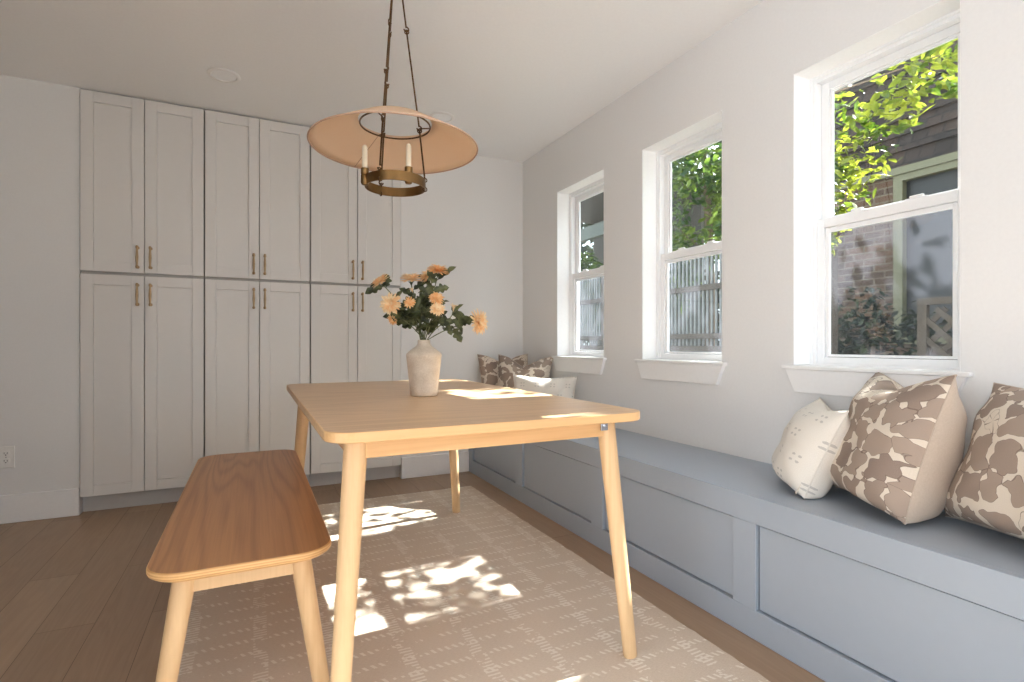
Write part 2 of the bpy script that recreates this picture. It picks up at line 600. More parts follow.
M['fence_board'] = paint('pale_grey_fence_board', srgb(112, 114, 112), 0.8, 0.1, 30, 0.12)
M['fence_rail'] = paint('dark_fence_rail', srgb(74, 66, 58), 0.8, 0.1, 30, 0.15)
M['house_trim'] = paint('sage_house_trim', srgb(88, 86, 64), 0.6, 0.0)
M['dark_glass'] = paint('dark_window_pane', srgb(14, 17, 17), 0.5, 0.0)
M['eave'] = paint('dark_eave_boards', srgb(62, 58, 52), 0.8, 0.1, 20, 0.1)
M['beam'] = paint('grey_green_beam', srgb(74, 78, 70), 0.7, 0.0)

def brick(name, c1, c2, mortar, bw, rh, ms):
    k = NT(name)
    tc = k.add('ShaderNodeTexCoord')
    sep = k.add('ShaderNodeSeparateXYZ')
    k.l(tc.outputs['Object'], sep.inputs[0])
    cmb = k.add('ShaderNodeCombineXYZ')
    k.l(k.math('ADD', sep.outputs['Y'], sep.outputs['X']), cmb.inputs['X'])
    k.l(sep.outputs['Z'], cmb.inputs['Y'])
    br = k.add('ShaderNodeTexBrick')
    k.l(cmb.outputs[0], br.inputs['Vector'])
    br.inputs['Color1'].default_value = (*c1, 1)
    br.inputs['Color2'].default_value = (*c2, 1)
    br.inputs['Mortar'].default_value = (*mortar, 1)
    br.inputs['Scale'].default_value = 1.0
    br.inputs['Mortar Size'].default_value = ms
    br.inputs['Brick Width'].default_value = bw
    br.inputs['Row Height'].default_value = rh
    n = k.noise(tc.outputs['Object'], 9, 3)
    k.base(k.mix(k.math('MULTIPLY', n.outputs['Fac'], 0.35), br.outputs['Color'], tuple(x * 0.45 for x in c1)))
    k.rough(0.85)
    k.bump(br.outputs['Fac'], 0.6, 0.01).__class__
    return k.m
M['brick'] = brick('tan_brown_brick', srgb(84, 60, 42), srgb(46, 32, 24), srgb(92, 84, 70), 0.22, 0.075, 0.008)
M['shake'] = brick('brown_cedar_shake', srgb(52, 38, 30), srgb(28, 22, 19), srgb(6, 5, 4), 0.14, 0.2, 0.008)
def ground_mat():
    k = NT('pale_bounce_ground')  # mostly unseen ground, lightened to bounce more light to the ceiling
    n = k.noise(k.coord(), 3, 5, 0.7)
    k.base(k.ramp(n.outputs['Fac'], [(0.3, srgb(150, 142, 128)), (0.5, srgb(172, 166, 152)), (0.7, srgb(196, 190, 178))]))
    k.rough(0.95)
    return k.m
M['ground'] = ground_mat()

# ------------------------------------------------------------------ room shell
XR, YB, ZC = 2.0, 3.9, 2.5          # right wall, back wall, ceiling
XL, YF = -3.4, -2.7                 # left wall, front wall (behind the camera)
WT = 0.18
WIN = [(0.88, 1.455), (1.825, 2.40), (2.77, 3.345)]   # openings, near to far
WZ0, WZ1 = 0.91, 2.112
NX0, NX1, NZ1 = -0.915, 0.985, 2.5  # cabinet niche in the back wall

structure('floor', bx(XL - 0.2, XR + WT, YF - 0.2, YB + 0.75, -0.08, 0.0), M['floor'])
structure('ceiling', bx(XL - 0.2, XR + WT, YF - 0.2, YB + 0.75, ZC, ZC + 0.12), M['ceiling'])

bm = bmesh.new()
BEHIND = [(-2.45, -1.15, 0.02, 2.15), (-0.065, 0.51, WZ0, WZ1)]   # unseen openings behind the camera, added to let in sun for ceiling bounce
ys = [YF]
for a, b in [(p[0], p[1]) for p in BEHIND] + WIN:
    ys += [a, b]
ys.append(YB + 0.75)
for i in range(0, len(ys), 2):
    box(bm, XR, XR + WT, ys[i], ys[i + 1], 0, ZC)
for a, b in WIN:
    box(bm, XR, XR + WT, a, b, 0, WZ0)
    box(bm, XR, XR + WT, a, b, WZ1, ZC)
for a, b, c, d in BEHIND:
    box(bm, XR, XR + WT, a, b, 0, c)
    box(bm, XR, XR + WT, a, b, d, ZC)
structure('wall_right', bm, M['wall'])

bm = bmesh.new()
box(bm, XL, NX0, YB, YB + 0.12, 0, ZC)
box(bm, NX1, XR, YB, YB + 0.12, 0, ZC)
box(bm, NX0 - 0.03, NX1 + 0.03, YB + 0.62, YB + 0.72, 0, ZC)
box(bm, NX0 - 0.1, NX0, YB + 0.12, YB + 0.72, 0, ZC)
box(bm, NX1, NX1 + 0.1, YB + 0.12, YB + 0.72, 0, ZC)
structure('wall_back', bm, M['wall'])
bm = bmesh.new()
box(bm, XL - 0.2, XL, YF - 0.2, 0.6, 2.3, ZC)
box(bm, XL - 0.2, XL, YF - 0.2, -2.3, 0, 2.3)
box(bm, XL - 0.2, XL, 0.6, YB + 0.75, 0, ZC)
structure('wall_left', bm, M['wall'])
bm = bmesh.new()
box(bm, XL, 0.1, YF - 0.2, YF, 0, ZC)
box(bm, 1.3, XR + WT, YF - 0.2, YF, 0, ZC)
box(bm, 0.1, 1.3, YF - 0.2, YF, 2.3, ZC)
structure('wall_front', bm, M['wall'])

structure('light_blocker_wall', bx(XL, -0.88, 0.95, 1.10, 0, ZC), M['wall'])  # unseen wall added to keep light off the left of the back wall

# baseboards on the back wall
def baseboard(name, x0, x1):
    bm = bmesh.new()
    box(bm, x0, x1, YB - 0.016, YB, 0, 0.158)
    structure(name, bm, M['trim'], bevel=0.004)
baseboard('baseboard_left', XL, NX0)
baseboard('baseboard_back', NX1, 1.52)

# ------------------------------------------------------------------ windows
def make_window(n, y0, y1):
    w = bpy.data.objects.new('window_%d' % n, None)
    w.location = (XR + 0.13, (y0 + y1) / 2, WZ0)
    w['kind'] = 'structure'
    link(w)
    inv = Matrix.Translation((-(XR + 0.13), -(y0 + y1) / 2, -WZ0))
    def part(name, bm, mat, **k):
        bmesh.ops.transform(bm, matrix=inv, verts=bm.verts)
        return obj(name, bm, mat, w, **k)
    bm = bmesh.new()
    frame_yz(bm, 2.105, 2.178, y0, y1, WZ0, WZ1, 0.028, 0.028, 0.012)
    frame_yz(bm, 2.100, 2.112, y0, y1, WZ0, WZ1, 0.012, 0.012, 0.006)
    part('window_frame', bm, M['vinyl'], bevel=0.002)
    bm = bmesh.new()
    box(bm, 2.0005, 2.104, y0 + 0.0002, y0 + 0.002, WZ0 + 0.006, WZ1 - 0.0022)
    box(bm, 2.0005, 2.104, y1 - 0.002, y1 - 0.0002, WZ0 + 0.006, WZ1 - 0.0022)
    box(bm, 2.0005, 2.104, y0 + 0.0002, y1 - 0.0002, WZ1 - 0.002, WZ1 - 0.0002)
    part('lit_return_lining', bm, M['lit_return'])  # thin sheets added over the white returns to carry the bounced light as colour
    a, b = y0 + 0.028, y1 - 0.028
    bm = bmesh.new()
    frame_yz(bm, 2.138, 2.160, a, b, 1.487, WZ1 - 0.028, 0.034, 0.032, 0.034)
    frame_yz(bm, 2.143, 2.157, a + 0.034, b - 0.034, 1.521, WZ1 - 0.060, 0.010, 0.010, 0.006)
    part('upper_sash', bm, M['vinyl'], bevel=0.002)
    bm = bmesh.new()
    frame_yz(bm, 2.110, 2.134, a, b, WZ0 + 0.010, 1.516, 0.030, 0.038, 0.026)
    frame_yz(bm, 2.117, 2.130, a + 0.033, b - 0.033, WZ0 + 0.038, 1.475, 0.014, 0.018, 0.010)
    part('lower_sash', bm, M['vinyl'], bevel=0.002)
    g = a + 0.040
    h = b - 0.040
    part('upper_pane', bx(2.149, 2.1505, g, h, 1.524, WZ1 - 0.068), M['glass'])
    part('lower_pane', bx(2.1225, 2.124, g, h, WZ0 + 0.040, 1.462), M['glass'])
    bm = bmesh.new()
    v = [bm.verts.new(p) for p in ((2.168, a, WZ0 + 0.012), (2.168, b, WZ0 + 0.012), (2.168, b, 1.50), (2.168, a, 1.50))]
    bm.faces.new(v)
    part('insect_screen', bm, M['screen'])
    for k in (0.30, 0.70):
        c = a + (b - a) * k
        bm = bmesh.new()
        box(bm, 2.113, 2.131, c - 0.036, c + 0.036, 1.516, 1.522)
        box(bm, 2.115, 2.129, c - 0.022, c + 0.022, 1.522, 1.531)
        part('sash_lock', bm, M['vinyl'], bevel=0.003)
    # stool and apron
    bm = bmesh.new()
    prism(bm, [(1.970, y0 - 0.034), (1.9995, y0 - 0.034), (1.9995, y0 + 0.001), (2.104, y0 + 0.0005), (2.104, y1 - 0.0005), (1.9995, y1 - 0.001), (1.9995, y1 + 0.034), (1.970, y1 + 0.034)], WZ0 - 0.012, WZ0 + 0.003)
    part('window_stool', bm, M['trim'], bevel=0.003)
    bm = bmesh.new()
    pts = [(y0 - 0.022, WZ0 - 0.0125), (y1 + 0.022, WZ0 - 0.0125), (y1 - 0.018, WZ0 - 0.105), (y0 + 0.018, WZ0 - 0.105)]
    fa = [bm.verts.new((1.978, p[0], p[1])) for p in pts]
    fb = [bm.verts.new((1.9995, p[0], p[1])) for p in pts]
    bm.faces.new(fa); bm.faces.new(fb[::-1])
    for i in range(4):
        bm.faces.new((fa[i], fb[i], fb[(i + 1) % 4], fa[(i + 1) % 4]))
    part('window_apron', bm, M['trim'], bevel=0.002)
for i, (a, b) in enumerate(WIN):
    make_window(i + 1, a, b)

# ------------------------------------------------------------------ built-in cabinets
DF = 3.880                      # front plane of the doors
def shaker_door(w, h):
    """door local: x 0..w, y 0 (front) .. 0.02, z 0..h"""
    bm = bmesh.new()
    s, t = 0.062, 0.02
    box(bm, 0, s, 0, t, 0, h)
    box(bm, w - s, w, 0, t, 0, h)
    box(bm, s, w - s, 0, t, 0, s)
    box(bm, s, w - s, 0, t, h - s, h)
    # recessed flat panel with a thin stepped edge
    box(bm, s, w - s, 0.009, t - 0.002, s, h - s)
    return bm

def bar_pull(L=0.118):
    bm = bmesh.new()
    tube(bm, [(0, -0.028, -L / 2), (0, -0.028, -L * 0.36), (0, -0.0285, 0), (0, -0.028, L * 0.36), (0, -0.028, L / 2)], [0.0046, 0.0056, 0.0078, 0.0056, 0.0046], 10)
    for s in (-1, 1):
        lathe(bm, [(0.0052, -0.0095), (0.0078, -0.004), (0.0078, 0.004), (0.0052, 0.0095)], 10, 0, -0.028, s * L / 2)
        tube(bm, [(0, -0.028, s * (L / 2 - 0.001)), (0, 0.0, s * (L / 2 - 0.001))], [0.0045, 0.006], 8)
        tube(bm, [(0, -0.003, s * (L / 2 - 0.001)), (0, 0.0, s * (L / 2 - 0.001))], [0.009, 0.0095], 10)
    return bm

PITCH = 0.632
place = ['leftmost of the three', 'middle of the three', 'rightmost of the three']
note = ['leftmost, next to the bare wall', 'middle of its row of three', 'rightmost, behind the flowers and lamp']
for row, (z0, z1) in enumerate(((0.105, 1.412), (1.430, 2.488))):
    for u in range(3):
        x0 = NX0 + 0.006 + u * PITCH
        x1 = x0 + PITCH - 0.008
        lab = '%s %s pale shaker cabinet, %s' % (('tall lower', 'short upper')[row], 'double-door', note[u])
        t = thing('tall_cabinet' if row == 0 else 'upper_cabinet', lab, 'cabinet', ((x0 + x1) / 2, DF, z0), 0,
                  'lower pantry cabinets' if row == 0 else 'upper pantry cabinets')
        w = x1 - x0
        bm = bmesh.new()
        ztop = z1 + (0.0175 if row == 0 else 0.010)
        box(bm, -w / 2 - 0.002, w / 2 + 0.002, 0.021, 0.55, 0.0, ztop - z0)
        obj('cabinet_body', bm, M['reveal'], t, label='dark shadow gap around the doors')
        if row == 0:
            obj('toe_kick', bx(-w / 2 - 0.003, w / 2 + 0.003, 0.075, 0.09, -z0 + 0.0005, -0.0005), M['toekick'], t)
        dw = w / 2 - 0.0022
        for s in (-1, 1):
            d = obj('door', shaker_door(dw, z1 - z0), M['cabinet'], t, bevel=0.0022)
            d.location = (-w / 2 + 0.0002 if s < 0 else 0.0020, 0, 0)
            p = obj('handle', bar_pull(), M['brass_pull'], d, smooth=True, auto=50)
            hx = dw - 0.031 if s < 0 else 0.031
            hz = (1.298 - z0) if row == 0 else (1.524 - z0)
            p.location = (hx, 0, hz)

# ------------------------------------------------------------------ window seat
def window_seat():
    X0, X1, Y0, Y1, H = 1.52, 1.998, -0.9, 3.898, 0.484
    t = thing('window_seat', 'long built-in window seat painted blue grey with recessed panels under the windows', 'window seat', ((X0 + X1) / 2, 1.5, 0))
    inv = Matrix.Translation((-(X0 + X1) / 2, -1.5, 0))
    def part(name, bm, **k):
        bmesh.ops.transform(bm, matrix=inv, verts=bm.verts)
        return obj(name, bm, M['bluegray'], t, **k)
    part('seat_top', bx(X0 + 0.0221, X1, Y0, Y1, H - 0.03, H))
    zb, zt = 0.100, 0.392
    pans = [(3.068, 3.812), (2.213, 2.973), (1.340, 2.116), (0.468, 1.245), (-0.404, 0.372)]
    bm = bmesh.new()
    box(bm, X0, X0 + 0.022, Y0, Y1, 0.001, zb)
    box(bm, X0, X0 + 0.022, Y0, Y1, zt, H)
    edges = [Y1] + [v for p in pans for v in (p[1], p[0])] + [Y0]
    for i in range(0, len(edges), 2):
        box(bm, X0, X0 + 0.022, edges[i + 1], edges[i], zb, zt)
    part('face_frame', bm, bevel=0.0015)
    part('carcass', bx(X0 + 0.030, X1, Y0, Y1, 0.001, H - 0.0305))
    for p in pans:
        part('recessed_panel', bx(X0 + 0.012, X0 + 0.0295, p[0] + 0.007, p[1] - 0.007, zb + 0.006, zt - 0.006))
window_seat()

# ------------------------------------------------------------------ rug
bm = bmesh.new()
N = 60
rx0, rx1, ry0, ry1 = -0.235, 1.368, -0.35, 3.465
random.seed(4)
for j in range(1):
    top = []
    pts = []
    for k in range(N * 2):
        pts.append((rx1 + random.uniform(-.003, .003), ry0 + (ry1 - ry0) * k / (N * 2)))
    for k in range(N):
        pts.append((rx1 - (rx1 - rx0) * k / N, ry1 + random.uniform(-.003, .003)))
    for k in range(N * 2):
        pts.append((rx0 + random.uniform(-.003, .003), ry1 - (ry1 - ry0) * k / (N * 2)))
    for k in range(N):
        pts.append((rx0 + (rx1 - rx0) * k / N, ry0 + random.uniform(-.003, .003)))
    prism(bm, pts, 0.0005, 0.007)
tag(obj('area_rug', bm, M['rug']), 'beige flatwoven rug with cream dashes lying under the table and bench', 'rug')
RZ = 0.007

# ------------------------------------------------------------------ furniture legs
def leg_bm(foot, top, a0, b0, a1, b1, n=20):
    """tapering round leg cut flat at floor and top: (a,b) half axes at foot and top"""
    bm = bmesh.new()
    rings = []
    F, T = Vector(foot), Vector(top)
    for t in (0, 0.012, 0.3, 0.6, 0.85, 1.0):
        c = F.lerp(T, t)
        a = a0 + (a1 - a0) * t
        b = b0 + (b1 - b0) * t
        if t == 0:
            a -= 0.002; b -= 0.002
        rings.append([bm.verts.new((c.x + a * math.cos(2 * PI * k / n), c.y + b * math.sin(2 * PI * k / n), c.z)) for k in range(n)])
    for p, q in zip(rings[:-1], rings[1:]):
        for i in range(n):
            bm.faces.new((p[i], p[(i + 1) % n], q[(i + 1) % n], q[i]))
    bm.faces.new(rings[0][::-1]); bm.faces.new(rings[-1])
    return bm

# ------------------------------------------------------------------ dining table
def dining_table():
    X0, X1, Y0, Y1, H = 0.152, 1.108, 1.292, 3.018, 0.79
    cx, cy = (X0 + X1) / 2, (Y0 + Y1) / 2
    t = thing('dining_table', 'pale oak dining table with rounded corners and splayed tapered legs', 'table', (cx, cy, RZ))
    hx, hy = (X1 - X0) / 2, (Y1 - Y0) / 2
    def outline(ins):
        # gently bowed ends and sides
        pts = []
        for (px, py) in round_rect(-hx + ins, hx - ins, -hy + ins, hy - ins, 0.075, 10):
            pts.append((px, py))
        return pts
    bm = bmesh.new()
    th = 0.027
    z = H - RZ
    slab(bm, outline, [(z - th, 0.003), (z - th + 0.003, 0.0), (z - 0.003, 0.0), (z - 0.0009, 0.0009), (z, 0.003)], 0, 1)
    obj('tabletop', bm, [M['oak'], M['oak_x']], t)
    legs = []
    for sx in (-1, 1):
        for sy in (-1, 1):
            foot = (sx * 0.448, sy * 0.804, 0.0)
            top = (sx * 0.391, sy * 0.748, z - th - 0.0005)
            lg = obj('leg', leg_bm(foot, top, 0.024, 0.018, 0.031, 0.026), M['oak_z'], t, smooth=True, auto=40)
            legs.append(lg)
    # zinc corner bracket where the near right leg meets the apron
    bm = bmesh.new()
    box(bm, 0.366 - 0.013, 0.366 + 0.013, -0.777 - 0.003, -0.777 + 0.003, z - th - 0.036, z - th - 0.003)
    lathe(bm, [(0.0065, -0.004), (0.0065, 0.004)], 12, 0.366, -0.777, z - th - 0.019)
    obj('corner_bracket', bm, M['steel'], t, bevel=0.001, label='silver metal corner bracket')
    ah = 0.056
    z1 = z - th - 0.0005
    for sy in (-1, 1):
        obj('apron', bx(-0.372, 0.372, sy * 0.757 - 0.011, sy * 0.757 + 0.011, z1 - ah, z1), M['oak_x'], t, bevel=0.002)
    for sx in (-1, 1):
        obj('apron', bx(sx * 0.397 - 0.011, sx * 0.397 + 0.011, -0.735, 0.735, z1 - ah, z1), M['oak_y'], t, bevel=0.002)
dining_table()

# ------------------------------------------------------------------ bench seat
def dining_bench():
    X0, X1, Y0, Y1, H = -0.230, 0.191, 1.437, 2.905, 0.47
    cx, cy = (X0 + X1) / 2, (Y0 + Y1) / 2
    t = thing('dining_bench', 'long backless oak bench with rounded seat pulled up beside the table', 'bench', (cx, cy, RZ))
    hx, hy = (X1 - X0) / 2, (Y1 - Y0) / 2
    bm = bmesh.new()
    z = H - RZ
    th = 0.024
    slab(bm, lambda i: round_rect(-hx + i, hx - i, -hy + i, hy - i, 0.085, 12),
         [(z - th, 0.008), (z - th + 0.006, 0.002), (z - th + 0.012, 0), (z - 0.003, 0), (z, 0.003)], 0, 1)
    obj('seat', bm, [M['seat_oak'], M['ply']], t)
    z1 = z - th - 0.0005
    for sx in (-1, 1):
        for sy in (-1, 1):
            foot = (sx * 0.196, sy * 0.675, 0.0)
            top = (sx * 0.130, sy * 0.640, z1)
            obj('leg', leg_bm(foot, top, 0.0205, 0.0175, 0.027, 0.024), M['oak_z'], t, smooth=True, auto=40)
    for sy in (-1, 1):
        obj('apron', bx(-0.126, 0.126, sy * 0.645 - 0.010, sy * 0.645 + 0.010, z1 - 0.056, z1), M['oak_z'], t, bevel=0.002)
    for sx in (-1, 1):
        obj('apron', bx(sx * 0.130 - 0.010, sx * 0.130 + 0.010, -0.632, 0.632, z1 - 0.042, z1), M['oak_y'], t, bevel=0.002)
dining_bench()

# ------------------------------------------------------------------ vase
VX, VY, VZ = 0.623, 2.094, 0.7905
bm = bmesh.new()
prof = [(0.0, 0.0), (0.050, 0.0), (0.0545, 0.003), (0.0565, 0.02), (0.064, 0.10), (0.0705, 0.158), (0.0715, 0.166), (0.069, 0.172),
        (0.050, 0.188), (0.032, 0.201), (0.0265, 0.208), (0.0250, 0.216), (0.0255, 0.2245), (0.0235, 0.2260), (0.0215, 0.2245),
        (0.0205, 0.214), (0.026, 0.200), (0.062, 0.168), (0.058, 0.10), (0.050, 0.012), (0.0, 0.010)]
lathe(bm, [(max(r, 0.0005), z) for r, z in prof], 48, 0, 0, 0)
v = obj('vase', bm, M['vase'], smooth=True, auto=60)
v.location = (VX, VY, VZ)
tag(v, 'chalky beige stoneware bottle vase standing on the oak table', 'vase')

# ------------------------------------------------------------------ flowers
CAM = Vector((0, 0, 1.0))
FPX, V0, YAW = 530.0, 344.0, math.radians(26)
def at(u, v, d):
    """a point d metres deep along the photograph's line of sight"""
    r = (u - 512) / FPX
    S, C = math.sin(YAW), math.cos(YAW)
    return Vector(((S + r * C) * d, (C - r * S) * d, 1.0 + (V0 - v) / FPX * d))

def axes(d):
    d = Vector(d).normalized()
    u = d.orthogonal().normalized()
    return u, d.cross(u), d

def bloom_bm(c, d, R, layers, rng, cup=0.25):
    """layered narrow-petalled bloom facing d"""
    bm = bmesh.new()
    u, w, n = axes(d)
    for li, (rad, cnt, lift) in enumerate(layers):
        for k in range(cnt):
            a = 2 * PI * (k + 0.5 * (li % 2)) / cnt + rng.uniform(-.12, .12)
            L = R * rad * rng.uniform(0.86, 1.1)
            wd = L * 0.21 if rad > 0.45 else L * 0.34
            dirv = u * math.cos(a) + w * math.sin(a)
            side = n.cross(dirv)
            le = lift + rng.uniform(-.12, .12)
            prev = None
            for s, (t, ws) in enumerate(((0.05, 0.45), (0.35, 0.85), (0.7, 1.0), (0.92, 0.7), (1.0, 0.15))):
                up = le * t * (1.15 - 0.55 * t * (1 if rad > 0.5 else -0.3))
                p = c + dirv * L * t + n * (L * up + 0.003 * (len(layers) - li))
                sag = n * (wd * ws * 0.28)
                row = [bm.verts.new(p - side * wd * ws * 0.5 + sag), bm.verts.new(p), bm.verts.new(p + side * wd * ws * 0.5 + sag)]
                if prev:
                    bm.faces.new((prev[0], prev[1], row[1], row[0]))
                    bm.faces.new((prev[1], prev[2], row[2], row[1]))
                prev = row
    return bm

def leaf_bm(bm, base, d, nrm, L, W, curl=0.25, lobed=True):
    d = Vector(d).normalized()
    side = d.cross(Vector(nrm)).normalized()
    up = side.cross(d).normalized()
    prof = [(0.0, 0.05), (0.12, 0.12), (0.2, 0.55), (0.30, 0.70), (0.38, 0.42), (0.50, 0.95), (0.60, 0.90), (0.68, 0.5), (0.80, 0.62), (0.90, 0.38), (1.0, 0.02)]
    if not lobed:
        prof = [(0.0, 0.05), (0.2, 0.55), (0.4, 0.9), (0.6, 0.95), (0.8, 0.65), (1.0, 0.02)]
    prev = None
    for t, ws in prof:
        p = Vector(base) + d * L * t - up * (curl * L * t * t)
        f = up * (W * ws * 0.22)
        row = [bm.verts.new(p - side * W * ws * 0.5 + f), bm.verts.new(p), bm.verts.new(p + side * W * ws * 0.5 + f)]
        if prev:
            bm.faces.new((prev[0], prev[1], row[1], row[0]))
            bm.faces.new((prev[1], prev[2], row[2], row[1]))
        prev = row

OPEN = [(1.0, 17, -0.35), (0.98, 17, 0.15), (0.90, 15, 0.6), (0.78, 13, 1.1), (0.60, 11, 1.8), (0.40, 9, 1.4)]
DEEP = [(1.0, 14, 0.2), (0.94, 13, 0.7), (0.78, 11, 1.3), (0.5, 8, 1.6)]
BUD = [(0.7, 9, 2.2), (0.55, 8, 3.6), (0.4, 6, 2.2)]
CV = (at(424, 300, 2.0) - CAM).normalized()      # away from the viewer, roughly
TOC = -CV
RT = Vector((math.cos(YAW), -math.sin(YAW), 0))
UP = Vector((0, 0, 1))
# centre (u, v, depth), facing, radius, kind, label, leaves [(t along stem, direction, length, width)]
FL = [
    ((381.5, 283, 2.10), -0.55 * RT + 0.75 * UP + 0.25 * TOC, 0.043, 'open', 'pale peach bloom at the far left top of the bouquet, above the big frontal bloom',
     [(0.93, -0.9 * RT - 0.25 * UP + 0.4 * TOC, 0.075, 0.045), (0.86, 0.1 * RT + 0.9 * UP, 0.055, 0.035)]),
    ((391.5, 304, 2.03), -0.35 * RT + 0.15 * UP + 1.0 * TOC, 0.044, 'open', 'largest peach bloom facing forward on the left of the bouquet',
     [(0.9, 0.35 * RT + 0.9 * UP, 0.062, 0.04), (0.7, -0.2 * RT - 0.5 * UP + 0.5 * TOC, 0.06, 0.04)]),
    ((394, 319, 2.05), -0.5 * RT - 0.35 * UP + 0.7 * TOC, 0.023, 'deep', 'small apricot bud just under the largest frontal bloom',
     [(0.75, 0.5 * RT + 0.35 * UP + 0.4 * TOC, 0.06, 0.035)]),
    ((411, 281, 2.16), -0.05 * RT + 1.0 * UP + 0.18 * TOC, 0.048, 'open', 'peach bloom seen from the side at the upper middle of the bouquet',
     [(0.75, 0.75 * RT + 0.65 * UP, 0.075, 0.032), (0.6, -0.7 * RT + 0.5 * UP, 0.07, 0.04)]),
    ((438, 272.5, 2.12), 0.1 * RT + 1.0 * UP + 0.2 * TOC, 0.047, 'deep_open', 'tallest apricot bloom at the top of the bouquet',
     [(0.80, 0.7 * RT + 0.6 * UP, 0.095, 0.042), (0.74, -0.35 * RT + 0.6 * UP + 0.4 * TOC, 0.06, 0.04), (0.6, 0.6 * RT + 0.2 * UP, 0.06, 0.04)]),
    ((430, 277, 2.18), -0.4 * RT + 0.7 * UP + 0.4 * TOC, 0.042, 'open', 'pale yellow-peach bloom tucked behind the tallest bloom',
     [(0.8, -0.6 * RT + 0.5 * UP, 0.07, 0.03)]),
    ((410, 303.5, 2.04), -0.1 * RT + 0.35 * UP + 0.9 * TOC, 0.025, 'deep', 'small apricot bud in the leaves right of the largest bloom',
     [(0.8, -0.8 * RT - 0.1 * UP + 0.3 * TOC, 0.06, 0.04), (0.5, 0.3 * RT - 0.2 * UP + 0.8 * TOC, 0.06, 0.04)]),
    ((413, 293.5, 2.11), -0.3 * RT + 0.9 * UP + 0.3 * TOC, 0.017, 'bud', 'tiny pinkish bud below the upper middle bloom',
     [(0.7, 0.5 * RT + 0.5 * UP + 0.3 * TOC, 0.07, 0.035)]),
    ((436, 300.5, 2.04), 0.1 * RT + 0.75 * UP + 0.65 * TOC, 0.032, 'deep_open', 'apricot bloom in the middle right of the bouquet below the tallest bloom',
     [(0.85, 0.8 * RT + 0.3 * UP, 0.055, 0.03), (0.6, -0.5 * RT + 0.1 * UP + 0.7 * TOC, 0.06, 0.04)]),
    ((437.5, 311, 2.02), 0.05 * RT + 0.55 * UP + 0.8 * TOC, 0.031, 'open', 'small peach bloom low in the middle right, lowest of the stacked pair',
     [(0.6, 0.7 * RT - 0.25 * UP + 0.3 * TOC, 0.07, 0.04)]),
    ((453.5, 312, 2.07), 0.15 * RT + 1.0 * UP, 0.024, 'bud', 'closed yellow-peach bud on a bent stem right of the leaves',
     [(0.92, 0.5 * RT + 0.75 * UP + 0.2 * TOC, 0.055, 0.03), (0.75, 0.75 * RT - 0.65 * UP, 0.075, 0.045), (0.6, 0.3 * RT - 0.8 * UP + 0.3 * TOC, 0.06, 0.035)]),
    ((477.5, 322.5, 2.08), 0.9 * RT + 0.05 * UP + 0.45 * TOC, 0.052, 'open', 'peach bloom on a long sideways stem, rightmost of the bouquet',
     [(0.45, 0.45 * RT - 0.75 * UP + 0.2 * TOC, 0.065, 0.04), (0.58, 0.2 * RT + 0.7 * UP, 0.05, 0.03)]),
]
LOW = [(0.30, -0.9 * RT + 0.02 * UP + 0.1 * TOC, 0.105, 0.048), (0.42, -0.75 * RT + 0.35 * UP + 0.3 * TOC, 0.075, 0.045)]
neck = Vector((VX, VY, VZ + 0.226))
